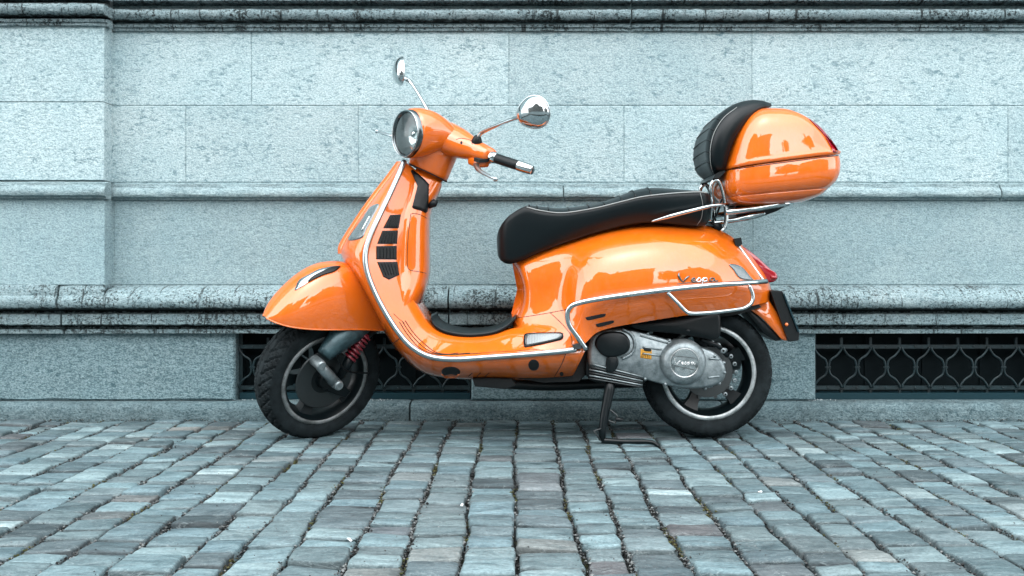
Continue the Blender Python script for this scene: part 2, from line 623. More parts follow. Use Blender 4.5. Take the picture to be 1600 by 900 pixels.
m = mat('far_cobbles', (0.10, 0.13, 0.14), 0.7)
g = NG(m)
br = g.n('ShaderNodeTexBrick')
br.inputs['Scale'].default_value = 4.0
br.inputs['Color1'].default_value = (0.07, 0.105, 0.115, 1)
br.inputs['Color2'].default_value = (0.10, 0.14, 0.15, 1)
br.inputs['Mortar'].default_value = (0.04, 0.045, 0.045, 1)
g.link(g.co, br.inputs['Vector'])
g.link(br.outputs['Color'], g.b.inputs['Base Color'])
M['farcobble'] = m
M['render_wall'] = mat('house_render', (0.11, 0.11, 0.105), 0.9)
M['roof'] = mat('house_roof_tiles', (0.05, 0.032, 0.027), 0.85)
M['leaf'] = mat('dark_leaves', (0.035, 0.055, 0.02), 0.8)
M['bark'] = mat('bark', (0.06, 0.045, 0.03), 0.9)
# ------------------------------------------------------------------ ground and pavement
gnd = MB().add([(-80, -80, -0.045), (80, -80, -0.045), (80, 40, -0.045), (-80, 40, -0.045)], [(0, 1, 2, 3)]).build('ground', M['farcobble'], smooth=False)
gnd['kind'] = 'structure'
gnd['label'] = 'grey cobbled street running on beyond the picture'
WALL_Y = 0.46
KERB_Y = 0.389

pav = thing('cobblestone_pavement', 'blue grey cobblestone pavement laid in straight rows up to the wall', None, kind='structure')
bedm = MB()
nx, ny = 160, 110
G = []
for i in range(nx + 1):
    x = -3.6 + 7.2 * i / nx
    G.append([(x, -3.4 + 3.8 * j / ny, -0.017 + rng.uniform(-0.003, 0.003)) for j in range(ny + 1)])
bedm.grid(G)
bedm.build('joint_sand', M['bed'], pav)

TEAL = [(0.118, 0.190, 0.210), (0.138, 0.215, 0.236), (0.105, 0.170, 0.190), (0.155, 0.235, 0.255), (0.128, 0.182, 0.196),
        (0.095, 0.140, 0.156), (0.112, 0.182, 0.206), (0.175, 0.255, 0.272)]
ODD = [(0.115, 0.125, 0.135), (0.080, 0.105, 0.115), (0.26, 0.35, 0.365), (0.16, 0.19, 0.19), (0.06, 0.095, 0.108)]


def ground_at(px, py):
    d = FPX * CAM_H / (py - HZ)
    return ((px - 800) * d / FPX, d - CAM_D)


SPECIAL = [(ground_at(270, 668), (0.25, 0.18, 0.135)), (ground_at(320, 668), (0.23, 0.175, 0.14)), (ground_at(230, 683), (0.24, 0.185, 0.15)),
           (ground_at(605, 828), (0.12, 0.10, 0.115)), (ground_at(460, 715), (0.50, 0.57, 0.57)), (ground_at(1190, 748), (0.46, 0.50, 0.49)),
           (ground_at(765, 716), (0.17, 0.16, 0.165)), (ground_at(850, 742), (0.14, 0.135, 0.15)), (ground_at(850, 765), (0.20, 0.185, 0.19)),
           (ground_at(640, 748), (0.27, 0.28, 0.27)), (ground_at(200, 780), (0.22, 0.17, 0.15)), (ground_at(140, 800), (0.19, 0.17, 0.16)),
           (ground_at(725, 684), (0.40, 0.50, 0.53)), (ground_at(730, 795), (0.29, 0.38, 0.40)), (ground_at(570, 700), (0.34, 0.43, 0.45)),
           (ground_at(60, 680), (0.075, 0.12, 0.15)), (ground_at(1140, 715), (0.32, 0.39, 0.40)), (ground_at(1580, 790), (0.42, 0.50, 0.51)),
           (ground_at(1000, 830), (0.11, 0.14, 0.155)), (ground_at(770, 828), (0.11, 0.15, 0.165)), (ground_at(640, 785), (0.14, 0.195, 0.21))]

edges = [-0.4735, -0.3376, -0.2243, -0.1037, 0.0132, 0.1486, 0.25]
while edges[-1] < 2.75:
    edges.append(edges[-1] + rng.uniform(0.094, 0.126))
while edges[0] > -2.75:
    edges.insert(0, edges[0] - rng.uniform(0.094, 0.126))

stones = []
for c in range(len(edges) - 1):
    x0, x1 = edges[c], edges[c + 1]
    y = KERB_Y - 0.012 - rng.uniform(0, 0.05)
    while y > -2.5:
        ln = rng.choice([0.062, 0.072, 0.080, 0.088, 0.094, 0.10, 0.108, 0.118, 0.135]) * rng.uniform(0.92, 1.08)
        ya = max(y - ln, -2.6)
        stones.append((x0, x1, ya, y, c))
        y = ya


def wander(xe, y):
    return 0.007 * math.sin(y * 2.1 + xe * 3.0) + 0.004 * math.sin(y * 6.3 + xe * 31)


def stone_mesh(x0, x1, ya, yb, seed):
    r = random.Random(seed)
    ga, gb = r.uniform(0.0025, 0.0075), r.uniform(0.0025, 0.0075)      # row joints
    gl = r.choice([0.0015, 0.0025, 0.0035, 0.005])                                   # joints within a row
    cy = (ya + yb) / 2
    xa, xb = x0 + wander(x0, cy) + ga, x1 + wander(x1, cy) - gb
    cx, hx, hy = (xa + xb) / 2, (xb - xa) / 2, (yb - ya) / 2 - gl
    z0 = r.gauss(0, 0.0032)
    tx, ty = r.gauss(0, 0.018), r.gauss(0, 0.020)
    shear = r.gauss(0, 0.06)
    jit = min(hx, hy) * 0.09
    K = [(-1, -0.90), (-0.92, -1), (0.0, -1.02), (0.92, -1), (1, -0.90), (1.01, 0.05), (0.99, 0.91), (0.90, 1), (-0.1, 1.01), (-0.92, 1), (-1, 0.90), (-1.01, 0.0)]
    out = []
    for a, b in K:
        px_, py_ = a * hx + r.uniform(-jit, jit), b * hy + r.uniform(-jit, jit)
        out.append((px_, py_ + shear * px_))
    V = []
    zt = lambda u, v: z0 + tx * u + ty * v
    for u, v in out:
        V.append((cx + u * 1.02, cy + v * 1.02, -0.04))
    for u, v in out:
        V.append((cx + u, cy + v, zt(u, v) - 0.0036 - r.uniform(0, 0.003)))
    for u, v in out:
        k = 1 - 0.003 / max(hx, 0.02)
        V.append((cx + u * k * 0.97, cy + v * k * 0.97, zt(u, v) - 0.0008 + r.uniform(-0.0012, 0.0012)))
    for u, v in out[::2]:
        V.append((cx + u * 0.5, cy + v * 0.5, zt(u, v) + r.uniform(-0.0018, 0.0024)))
    V.append((cx, cy, zt(0, 0) + r.uniform(-0.0015, 0.002)))
    n = len(out)
    Fc = []
    for k in range(2):
        for j in range(n):
            Fc.append((k * n + j, k * n + (j + 1) % n, (k + 1) * n + (j + 1) % n, (k + 1) * n + j))
    b, h = 3 * n, n // 2
    for j in range(h):
        p0, p1, p2 = 2 * n + 2 * j, 2 * n + 2 * j + 1, 2 * n + (2 * j + 2) % n
        q0, q1 = b + j, b + (j + 1) % h
        Fc += [(p0, p1, q0), (p1, p2, q1, q0), (q0, q1, b + h)]
    best = min(SPECIAL, key=lambda s: math.hypot(s[0][0] - cx, s[0][1] - cy))
    if x0 <= best[0][0] <= x1 and ya <= best[0][1] <= yb:
        t = best[1]
    else:
        t = r.choice(TEAL) if r.random() > 0.06 else r.choice(ODD)
    k = r.uniform(0.44, 0.90)
    if t in [q[1] for q in SPECIAL]:
        t = tuple(0.5 * a * 0.74 + 0.5 * b for a, b in zip(t, (0.13, 0.2, 0.22)))
    tt = tuple(min(0.6, c * k) for c in t)
    edge_tone = r.uniform(0.45, 0.75)
    cols = [tuple(c * 0.3 for c in tt)] * n + [tuple(c * edge_tone for c in tt)] * n + [tt] * (len(V) - 2 * n)  # darkest at the foot, darker round the shoulder, full tint on top
    return V, Fc, cols


def screen(x, y):
    d = y + CAM_D
    return 800 + FPX * x / d, HZ + FPX * CAM_H / d


scored = []
for i, (x0, x1, ya, yb, c) in enumerate(stones):
    a, b = screen(x0, ya), screen(x1, yb)
    d = (ya + yb) / 2 + CAM_D
    vis = 0 < screen((x0 + x1) / 2, (ya + yb) / 2)[0] < 1600 and d > 1.87
    area = (x1 - x0) * (yb - ya) / d ** 3
    scored.append((area if vis else 0, i))
scored.sort(reverse=True)
own = {i for a, i in scored[:300] if a > 0}
SV, SF, SCc = [], [], []
for i, (x0, x1, ya, yb, c) in enumerate(stones):
    V, Fc, t = stone_mesh(x0, x1, ya, yb, i)
    if i in own:
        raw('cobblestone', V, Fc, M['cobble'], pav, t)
    else:
        k = len(SV)
        SV += V
        SF += [tuple(q + k for q in f) for f in Fc]
        SCc += t
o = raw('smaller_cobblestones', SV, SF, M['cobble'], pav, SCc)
o['kind'] = 'stuff'

# loose grit, moss crumbs and dirt lying in the joints
GV, GF, GC = [], [], []


def crumb(x, y, z, s, col, r):
    k = len(GV)
    q = r.uniform(0, 6.28)
    for a in range(4):
        GV.append((x + s * math.cos(q + a * 1.57) * r.uniform(.7, 1.2), y + s * math.sin(q + a * 1.57) * r.uniform(.7, 1.2), z + s * r.uniform(-.2, .3)))
    GV.append((x, y, z + s * r.uniform(.6, 1.0)))
    GV.append((x, y, z - s * .7))
    for a in range(4):
        GF.append((k + a, k + (a + 1) % 4, k + 4))
        GF.append((k + (a + 1) % 4, k + a, k + 5))
    GC.extend([col] * 6)


gr_ = random.Random(3)
for e in edges:
    if abs(e) > 2.1:
        continue
    y = -1.9
    dens = gr_.uniform(0.5, 1.5)
    while y < KERB_Y:
        y += gr_.uniform(0.0009, 0.0042) / dens
        if abs(e) > 0.56 * (y + 3.5):
            continue
        lump = math.sin(y * 5 + e * 40) + math.sin(y * 13 + e * 17)
        mossy = lump > 1.0 and gr_.random() < 0.6
        if mossy:
            col = gr_.choice([(0.035, 0.04, 0.012), (0.05, 0.05, 0.02), (0.03, 0.025, 0.012), (0.06, 0.062, 0.02)])
        else:
            v = gr_.choice([0.02, 0.03, 0.05, 0.08, 0.14, 0.22, 0.34])
            v *= 0.5
            col = (v * 0.92, v, v * 1.0)
        crumb(e + wander(e, y) + gr_.gauss(0, 0.006), y, gr_.uniform(-0.012, -0.003), gr_.uniform(0.0012, 0.0045), col, gr_)
for _ in range(1100):
    x, y = gr_.uniform(-2, 2), gr_.uniform(-1.8, KERB_Y)
    v = gr_.choice([0.03, 0.05, 0.1, 0.25])
    crumb(x, y, 0.003, gr_.uniform(0.0008, 0.0024), (v * .95, v, v), gr_)
for _ in range(500):                                              # dirt drifted against the kerb
    x = gr_.uniform(-2.2, 2.2)
    crumb(x, KERB_Y - abs(gr_.gauss(0, 0.012)), -0.002, gr_.uniform(0.001, 0.004), (0.03, 0.032, 0.028), gr_)
for _ in range(260):                                              # crumbs on the kerb's top and flakes by the grilles
    x = gr_.uniform(-2.2, 2.2)
    v = gr_.choice([0.02, 0.03, 0.05, 0.2])
    crumb(x, gr_.uniform(KERB_Y + 0.035, 0.445), 0.0655, gr_.uniform(0.0008, 0.0022), (v, v, v), gr_)
for cxp in (600, 372, 415, 1283):
    c0 = wx(cxp, 0.46) if 'wx' in globals() else (cxp - 800) * 3.96 / FPX
    for _ in range(14):
        crumb(c0 + gr_.gauss(0, 0.03), gr_.uniform(0.43, 0.47), 0.067, gr_.uniform(0.001, 0.0035), (0.4, 0.44, 0.45), gr_)
for gx, gy_ in (ground_at(722, 791), ground_at(545, 846), ground_at(1187, 771)):   # pale chips lying on the stones
    for _ in range(3):
        crumb(gx + gr_.gauss(0, .004), gy_ + gr_.gauss(0, .004), 0.004, 0.005, (0.5, 0.52, 0.52), gr_)
o = raw('joint_gravel', GV, GF, M['grit'], pav, GC, smooth=False)
o['kind'] = 'stuff'

# ------------------------------------------------------------------ the stone wall
wall = thing('stone_wall', 'pale blue grey granite building wall with mouldings and two iron basement grilles', 'wall')
PIL = 0.087                                    # the pier at the left stands this much proud
PIL_X = P(163, 300, WALL_Y - PIL).x            # its right-hand corner
XL, XR = -7.5, 7.5


def wx(px, y=WALL_Y):
    return P(px, 0, y).x


def wz(py, y=WALL_Y):
    return P(0, py, y).z


def block(name, x0, x1, z0, z1, yf, m, depth=0.12, gap=0.0012, bev=0.0022, seed=0, parent=None, rough=0.0012):
    """A dressed stone: chamfered, faintly uneven face and edges."""
    r = random.Random(hash((round(x0, 3), round(z0, 3))) & 0xffff)
    x0, x1, z0, z1 = x0 + gap, x1 - gap, z0 + gap, z1 - gap
    nx_ = max(2, min(12, int((x1 - x0) / 0.09)))
    nz_ = max(2, min(5, int((z1 - z0) / 0.07)))
    rim = []
    for i in range(nx_):
        rim.append((x0 + (x1 - x0) * i / nx_, z0))
    for j in range(nz_):
        rim.append((x1, z0 + (z1 - z0) * j / nz_))
    for i in range(nx_):
        rim.append((x1 - (x1 - x0) * i / nx_, z1))
    for j in range(nz_):
        rim.append((x0, z1 - (z1 - z0) * j / nz_))
    cx, cz = (x0 + x1) / 2, (z0 + z1) / 2
    back, mid, front = [], [], []
    for a, b in rim:
        jx, jz = r.uniform(-rough, rough) * 0.7, r.uniform(-rough, rough) * 0.7
        sx = (1 if a < cx else -1)
        sz = (1 if b < cz else -1)
        back.append((a, yf + depth, b))
        mid.append((a + jx * 0.4, yf + bev, b + jz * 0.4))
        onx = abs(a - x0) < 1e-6 or abs(a - x1) < 1e-6
        onz = abs(b - z0) < 1e-6 or abs(b - z1) < 1e-6
        front.append((a + jx + (sx * bev if onx else 0), yf + r.uniform(-rough, rough) * 0.3, b + jz + (sz * bev if onz else 0)))
    V = back + mid + front
    n = len(rim)
    Fc = []
    for k in range(2):
        for j in range(n):
            Fc.append((k * n + j, k * n + (j + 1) % n, (k + 1) * n + (j + 1) % n, (k + 1) * n + j))
    Fc.append(tuple(range(2 * n, 3 * n)))
    return raw(name, V, Fc, m, parent or wall, smooth=False)


def moulding(name, prof, x0, x1, m, parent=None, ret=False, gap=0.003, seed=0):
    """A length of moulded stone: (y, z) profile along x with small chips; closed ends."""
    r = random.Random(seed + int(x0 * 100))
    n = max(2, int((x1 - x0) / 0.025))
    ph = r.uniform(0, 6)
    ends = (0.004, )
    G = []
    for i in range(n + 1):
        x = x0 + gap + (x1 - x0 - 2 * gap) * i / n
        e = 0.004 if i in (0, n) else 0.0
        G.append([(x, y + e + 0.0012 * math.sin(x * 23 + ph + k) + r.uniform(-0.0007, 0.0007), z - e * 0.5 + r.uniform(-0.0007, 0.0007))
                  for k, (y, z) in enumerate(prof)])
    mb = MB().grid(G)
    yb = max(y for y, z in prof) + 0.02
    for i, xx in ((0, x0 + gap), (n, x1 - gap)):
        ring = [Vector(p) for p in G[i]] + [Vector((xx, yb, prof[-1][1])), Vector((xx, yb, prof[0][1]))]
        mb.add(ring, [tuple(range(len(ring)))])
    return mb.build(name, m, parent or wall, auto=35)


def arc(c, r, a0, a1, n=7, ry=None):
    ry = ry or r
    return [(c[0] - r * math.cos(math.radians(a0 + (a1 - a0) * k / (n - 1))), c[1] + ry * math.sin(math.radians(a0 + (a1 - a0) * k / (n - 1)))) for k in range(n)]


# backing so that no light leaks through joints: mortar bed
mb = MB()
Z0, Z1, Z2, Z3, Z4, Z5, Z6 = 0.0625, 0.333, 0.5236, wz(312), wz(285), wz(165), wz(50)
mb.box(((XL + XR) / 2, WALL_Y + 0.30, 2.35), (XR - XL, 0.5945, 3.7))
mb.build('mortar_bed', M['mortar'], wall, smooth=False)
MB().box(((XL + XR) / 2, 0.56, 0.4165), (XR - XL - 0.01, 0.16, 0.163)).build('mortar_bed', M['mortar'], wall, smooth=False)

# kerb course at the foot
kx = [XL, -2.9, wx(-330, KERB_Y), wx(640, KERB_Y), wx(1130, KERB_Y), wx(1700, KERB_Y), 3.2, XR]
kp = [(KERB_Y, -0.05), (KERB_Y, 0.03), (KERB_Y + 0.003, 0.047), (KERB_Y + 0.012, 0.058), (KERB_Y + 0.03, 0.0625), (0.62, 0.0645)]
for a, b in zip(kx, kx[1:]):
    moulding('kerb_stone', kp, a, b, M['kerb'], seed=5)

# basement course with the two openings
LOW_Y = 0.45
G1 = (wx(368, LOW_Y), wx(736, LOW_Y))
G2 = (wx(1275, LOW_Y), wx(1643, LOW_Y))
lo = [XL, -3.1, wx(-200, LOW_Y), G1[0], None, G1[1], G2[0], None, G2[1], 3.0, XR]
seq = [(XL, -3.1), (-3.1, wx(-190, LOW_Y)), (wx(-190, LOW_Y), G1[0]), (G1[1], G2[0]), (G2[1], 3.1), (3.1, XR)]
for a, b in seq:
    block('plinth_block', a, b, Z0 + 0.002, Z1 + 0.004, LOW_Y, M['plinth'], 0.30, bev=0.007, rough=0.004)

# water-table moulding above it
def mz(py, y):
    return wz(py, y)
prof = [(0.50, 0.330), (0.424, 0.333), (0.423, mz(514.5, .423)), (0.452, mz(513.5, .452)), (0.452, mz(507.5, .452)), (0.404, mz(508.3, .404)),
        (0.399, mz(506.5, .399)), (0.398, mz(492, .398)), (0.403, mz(490.2, .403)), (0.446, mz(489, .446)), (0.446, mz(482.5, .446)), (0.394, mz(483.8, .394))]
prof += arc((0.383, (mz(484, .37) + mz(460, .37)) / 2), 0.026, -72, 62, 9, 0.029)
prof += [(0.395, mz(453.5, .395)), (0.425, mz(449.5, .425)), (0.49, mz(444.0, .49))]
mx_ = [XL, -2.95, wx(-560, .37), wx(90, .37), wx(700, .37), wx(1335, .37) + 1.2, XR]
pier_prof = prof[:-3] + [(0.372, mz(455, .372)), (0.3745, mz(450, .3745)), (0.385, Z2 + 0.004)]
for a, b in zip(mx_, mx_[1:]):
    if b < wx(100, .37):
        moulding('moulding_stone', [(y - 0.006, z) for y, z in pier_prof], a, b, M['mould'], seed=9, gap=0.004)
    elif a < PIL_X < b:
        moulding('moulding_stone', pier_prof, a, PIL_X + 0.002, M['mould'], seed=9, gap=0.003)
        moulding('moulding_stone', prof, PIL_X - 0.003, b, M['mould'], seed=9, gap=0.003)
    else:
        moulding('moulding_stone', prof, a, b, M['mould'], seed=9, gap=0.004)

# dressed slab course
for a, b in [(XL, -2.6), (-2.6, PIL_X)]:
    block('pier_block', a, b, Z2, Z3 + 0.0, WALL_Y - PIL + 0.004, M['smooth'], 0.2)
for a, b in [(wx(178), wx(640)), (wx(640), wx(1176)), (wx(1176), wx(1680)), (wx(1680), XR)]:
    block('wall_block', a, b, Z2, Z3, WALL_Y, M['smooth'])
block('wall_block', PIL_X - 0.02, wx(178), Z2, Z3, WALL_Y + 0.001, M['smooth'], gap=0.0005)

# string course
def sprof(yf, d=0.0):
    return [(yf + 0.02, Z3 - 0.002), (yf - 0.012, Z3 - 0.001), (yf - 0.014, Z3 + 0.006), (yf - 0.030, Z3 + 0.010),
            (yf - 0.034, Z3 + 0.018), (yf - 0.033, Z3 + 0.030), (yf - 0.027, Z3 + 0.040), (yf - 0.022, Z3 + 0.045), (yf - 0.0215, Z3 + 0.0475),
            (yf - 0.017, Z3 + 0.049), (yf - 0.016, Z4 - 0.008), (yf + 0.02, Z4 - 0.001)]
for a, b in [(wx(170), wx(880)), (wx(880), wx(1560)), (wx(1560), XR)]:
    moulding('string_course_stone', sprof(WALL_Y), a, b, M['string'], seed=3)
for a, b in [(XL, -2.3), (-2.3, PIL_X + 0.014)]:
    moulding('string_course_stone', sprof(WALL_Y - PIL), a, b, M['string'], seed=4)

# two rough ashlar courses
for a, b in [(wx(172), wx(290)), (wx(290), wx(560)), (wx(560), wx(975)), (wx(975), wx(1575)), (wx(1575), wx(1900)), (wx(1900), XR)]:
    block('wall_block', a, b, Z4, Z5, WALL_Y, M['granite'])
for a, b in [(wx(172), wx(393)), (wx(393), wx(795)), (wx(795), wx(1175)), (wx(1175), wx(1700)), (wx(1700), XR)]:
    block('wall_block', a, b, Z5, Z6 + 0.01, WALL_Y, M['granite'])
for a, b in [(XL, -2.4), (-2.4, PIL_X)]:
    block('pier_block', a, b, Z4, Z5, WALL_Y - PIL, M['granite'], 0.2)
for a, b in [(XL, -2.9), (-2.9, PIL_X)]:
    block('pier_block', a, b, Z5, Z6 + 0.01, WALL_Y - PIL, M['granite'], 0.2)

# cornice
def cprof(yf):
    z = Z6
    return [(yf + 0.02, z), (yf - 0.012, z + 0.002), (yf - 0.013, z + 0.014), (yf - 0.020, z + 0.015), (yf - 0.021, z + 0.026),
            (yf - 0.012, z + 0.028), (yf + 0.012, z + 0.030), (yf + 0.012, z + 0.037)] + arc((yf - 0.030, z + 0.061), 0.024, -75, 80, 8, 0.024) + [
            (yf - 0.020, z + 0.086), (yf + 0.010, z + 0.090), (yf + 0.010, z + 0.104), (yf - 0.040, z + 0.106), (yf - 0.052, z + 0.112), (yf - 0.053, z + 0.150),
            (yf - 0.040, z + 0.162), (yf + 0.02, z + 0.18)]
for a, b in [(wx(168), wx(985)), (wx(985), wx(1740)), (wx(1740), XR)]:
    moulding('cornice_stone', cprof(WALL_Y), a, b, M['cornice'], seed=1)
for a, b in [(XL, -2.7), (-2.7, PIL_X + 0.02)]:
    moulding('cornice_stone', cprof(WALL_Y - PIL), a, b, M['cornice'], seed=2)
# plain wall going on above the picture
zz = Z6 + 0.18
for r_, (z0, z1) in enumerate([(zz, zz + 0.45), (zz + 0.45, zz + 0.9), (zz + 0.9, zz + 1.4), (zz + 1.4, zz + 1.9)]):
    xs = [XL] + [XL + 0.9 + k * 1.25 + (r_ % 2) * 0.55 for k in range(6)] + [XR]
    for a, b in zip(xs, xs[1:]):
        block('wall_block', a, b, z0, z1, WALL_Y, M['granite'])


# iron grilles in the basement openings
def grille(x0, x1, label):
    root = bpy.data.objects.new('window_grille', None)
    COL.objects.link(root)
    root.parent = wall
    root['label'] = label
    gy = 0.492
    MB().box(((x0 + x1) / 2, 0.56, 0.2), (x1 - x0 + 0.02, 0.012, 0.30)).build('shutter_panel', M['shutter'], root, smooth=False)
    for k in range(1, 4):
        xk = x0 + (x1 - x0) * k / 4
        MB().box((xk, 0.552, 0.2), (0.012, 0.010, 0.29)).build('shutter_rib', M['shutter'], root, smooth=False)
    MB().box(((x0 + x1) / 2, 0.515, 0.0775), (x1 - x0 - 0.01, 0.05, 0.026)).build('sill_bar', M['sillmetal'], root, smooth=False)
    for xs_ in (x0 + 0.008, x1 - 0.008):
        MB().box((xs_, 0.515, 0.21), (0.014, 0.03, 0.24)).build('frame_bar', M['iron'], root, smooth=False)
    zt, zb = wz(541.5, gy), wz(605.5, gy)
    pitch = 45.2 * (gy + CAM_D) / FPX
    n = int(round((x1 - x0) / pitch))
    pitch = (x1 - x0) / n
    for z in (zt, zb):
        b = MB().box(((x0 + x1) / 2, gy, z), (x1 - x0 - 0.004, 0.007, 0.0155))
        for k in range(n):
            b.lathe([(0.0, -0.0045), (0.0035, -0.0035), (0.0045, 0.0)], (x0 + pitch * (k + 0.5), gy - 0.0035, z), (0, 1, 0), 8)
        b.build('cross_bar', M['iron'], root, smooth=False)
    zm = (zt + zb) / 2
    for k in range(n + 1):
        xc = x0 + pitch * k
        if 0 < k < n:
            MB().box((xc, gy + 0.008, zt + 0.012), (0.010, 0.008, 0.045)).build('stub', M['iron'], root, smooth=False)
            MB().box((xc, gy + 0.008, zb - 0.020), (0.010, 0.008, 0.042)).build('stub', M['iron'], root, smooth=False)
        for s in (-1, 1):
            if (k == 0 and s < 0) or (k == n and s > 0):
                continue
            xm = xc + s * (pitch / 2 - 0.0045)
            h = zt - zm
            pts = [(xc + s * 0.004, gy - 0.008, zt), (xc + s * 0.006, gy - 0.008, zt - h * 0.14), (xc + s * pitch * 0.20, gy - 0.008, zt - h * 0.42),
                   (xc + s * pitch * 0.40, gy - 0.008, zt - h * 0.62), (xm, gy - 0.008, zm + h * 0.14), (xm, gy - 0.008, zm)]
            low = [(x, y, 2 * zm - z) for x, y, z in reversed(pts[:-1])]
            MB().tube(pts + low, 0.0044, 6, 34).build('scroll_bar', M['iron'], root)
    for k in range(n):
        MB().box((x0 + pitch * (k + 0.5), gy - 0.008, zm), (0.021, 0.012, 0.007)).build('clip', M['iron'], root, smooth=False)


grille(*G1, 'iron basement grille with curved bars behind the front wheel')
grille(*G2, 'iron basement grille with curved bars right of the rear wheel')
# ------------------------------------------------------------------ the scooter
sco = thing('scooter', 'glossy orange motor scooter with black seat and top case parked on the cobbles', 'scooter')


def part(mb, name, m, parent=None, **k):
    return mb.build(name, m, parent or sco, **k)


def group(name, parent=None, label=None):
    o = bpy.data.objects.new(name, None)
    COL.objects.link(o)
    o.parent = parent or sco
    if label:
        o['label'] = label
    return o


def mirror_sections(half):
    """half sections run from the centre line (y = 0) round the near side (y < 0) back to the centre line."""
    out = []
    for s in half:
        far = [np.array((p[0], -p[1], p[2])) for p in s[-2:0:-1]]
        out.append([np.array(tuple(p)) for p in s] + far)
    return out


def lerp(a, b, t):
    return (a[0] + (b[0] - a[0]) * t, a[1] + (b[1] - a[1]) * t)


def ellipse_half(k):
    return [(math.cos(q), math.sin(q)) for q in [math.pi / 2 * i / k for i in range(k + 1)]]


# --- legshield and floor: one swept pressing
LS = [  # inner (I), bead (B), outer (O) side-view pixels, half width
    ((648, 264), (632, 252), (624, 254), 0.080),
    ((650, 285), (623, 273), (607, 277), 0.112),
    ((648, 312), (608, 306), (583, 308), 0.150),
    ((642, 350), (591, 341), (556, 347), 0.186),
    ((634, 385), (577, 373), (534, 383), 0.208),
    ((630, 410), (571, 398), (532, 398), 0.218),
    ((632, 432), (574, 425), (542, 418), 0.224),
    ((640, 456), (586, 457), (560, 446), 0.228),
    ((652, 480), (604, 491), (584, 488), 0.232),
    ((667, 503), (624, 521), (606, 528), 0.235),
    ((684, 517), (645, 543), (633, 562), 0.235),
    ((706, 524), (672, 557), (664, 584), 0.235),
    ((735, 526), (710, 561), (708, 592), 0.235),
    ((768, 523), (770, 557.5), (770, 594), 0.235),
    ((800, 514), (830, 553), (828, 595), 0.235),
    ((825, 512), (880, 548.5), (868, 594), 0.232),
    ((845, 515), (915, 547), (893, 592), 0.228),
]
half = []
for I, B, O, wd in LS:
    yi = -0.62 * wd
    pi = P(*I, yi)
    s = [Vector((pi.x, 0, pi.z)), Vector((pi.x, yi * 0.5, pi.z)), pi]
    for t, yy in ((0.35, 0.74), (0.68, 0.87), (0.9, 0.955)):
        s.append(P(*lerp(I, B, t), -yy * wd))
    s.append(P(*B, -wd))
    for cq, sq in ellipse_half(6)[1:]:
        s.append(P(*lerp(B, O, sq), -wd * cq) if cq > 1e-6 else P(*O, 0))
    half.append(s)
G = mirror_sections(half)
G = cr_at(np.array([[tuple(p) for p in r] for r in G]), 5)
mb = MB().grid(list(G), closed_v=True, cap0=True, cap1=True)
shield = part(mb, 'legshield', M['orange'])
# horn cover: the raised rib down the nose
rib = []
for I, B, O, wd in LS[0:6]:
    r_ = []
    for f in (-1, -0.8, -0.4, 0, 0.4, 0.8, 1):
        yy = f * min(0.05, wd * 0.5)
        cq = abs(yy) / wd
        sq = math.sqrt(1 - cq * cq)
        q = P(*lerp(B, O, sq), -abs(yy))
        r_.append((q.x - (0.010 if abs(f) < 0.9 else -0.004), yy, q.z + 0.004))
    rib.append(r_)
part(MB().grid(list(cr_at(np.array(rib), 5))), 'horn_cover', M['orange'])

# --- glove box and steering column behind the shield
GB = [  # front px, rear px, half width
    ((641, 262), (690, 286), 0.058), ((634, 280), (684, 300), 0.075), ((622, 306), (675, 316), 0.100), ((612, 334), (669, 338), 0.124),
    ((606, 370), (668, 372), 0.135), ((603, 408), (668, 412), 0.140), ((605, 432), (667, 430), 0.148), ((611, 460), (661, 455), 0.165),
    ((619, 483), (650, 479), 0.172), ((629, 501), (639, 502), 0.172)]
ring = []
for f, r, wd in GB:
    s = []
    for k in range(28):
        q = 2 * math.pi * k / 28
        cx_, sx_ = math.cos(q), math.sin(q)
        e = 2.0 / 3.6
        u = abs(cx_) ** e * (1 if cx_ > 0 else -1)
        v = abs(sx_) ** e * (1 if sx_ > 0 else -1)
        pp = lerp(f, r, (u + 1) / 2)
        yy = v * wd * (1.0 - 0.22 * max(0, u))
        c0 = P(*pp, -wd * 0.7)
        s.append((c0.x, yy, c0.z))
    ring.append(s)
glove = part(MB().grid(list(cr_at(np.array(ring), 5)), closed_v=True, cap0=True, cap1=True), 'glove_box', M['orange'])
front_bvh = bvh_of(shield, glove)

# bead along the edge of shield and floor (both sides)
for s in (-1, 1):
    pts = [P(*B, -wd) for I, B, O, wd in LS[:-1]]
    pts.append(P(900, 545.5, -0.231))
    pts = [(p.x, -s * (p.y - 0.004) * -1 if False else (p.y - 0.004) * (1 if s < 0 else -1), p.z) for p in pts]
    part(MB().tube(pts, 0.0092, 10, 110), 'edge_trim', M['bead'])

# louvred vents in the inner shield
VENT = [[(609.5, 336), (626, 335), (622.5, 356.5), (599, 356.5)], [(597.5, 360.5), (621.5, 360), (620, 381), (589.5, 381)],
        [(588, 384.5), (619.5, 384), (619.5, 405.5), (588, 405)], [(589.5, 409.5), (620.5, 409), (623.5, 429.5), (608, 437), (599, 432.5)]]
for V_ in VENT:
    v_ = part(patch(front_bvh, np.vstack([np.linspace(V_[i], V_[(i + 1) % len(V_)], 8)[:-1] for i in range(len(V_))]), 0.0022, 0.004, 0), 'vent', M['void'])
    xs_ = [p[0] for p in V_]
    fins = MB()
    for k in range(1, 6):
        f = k / 6
        top, bot = lerp(V_[0], V_[1], f), lerp(V_[-1] if len(V_) == 4 else V_[4], V_[2], f)
        line_on(front_bvh, [lerp(top, bot, 0.06), lerp(top, bot, 0.94)], 0.0012, 0.003, 6, fins)
    part(fins, 'vent_fins', M['black'], v_)
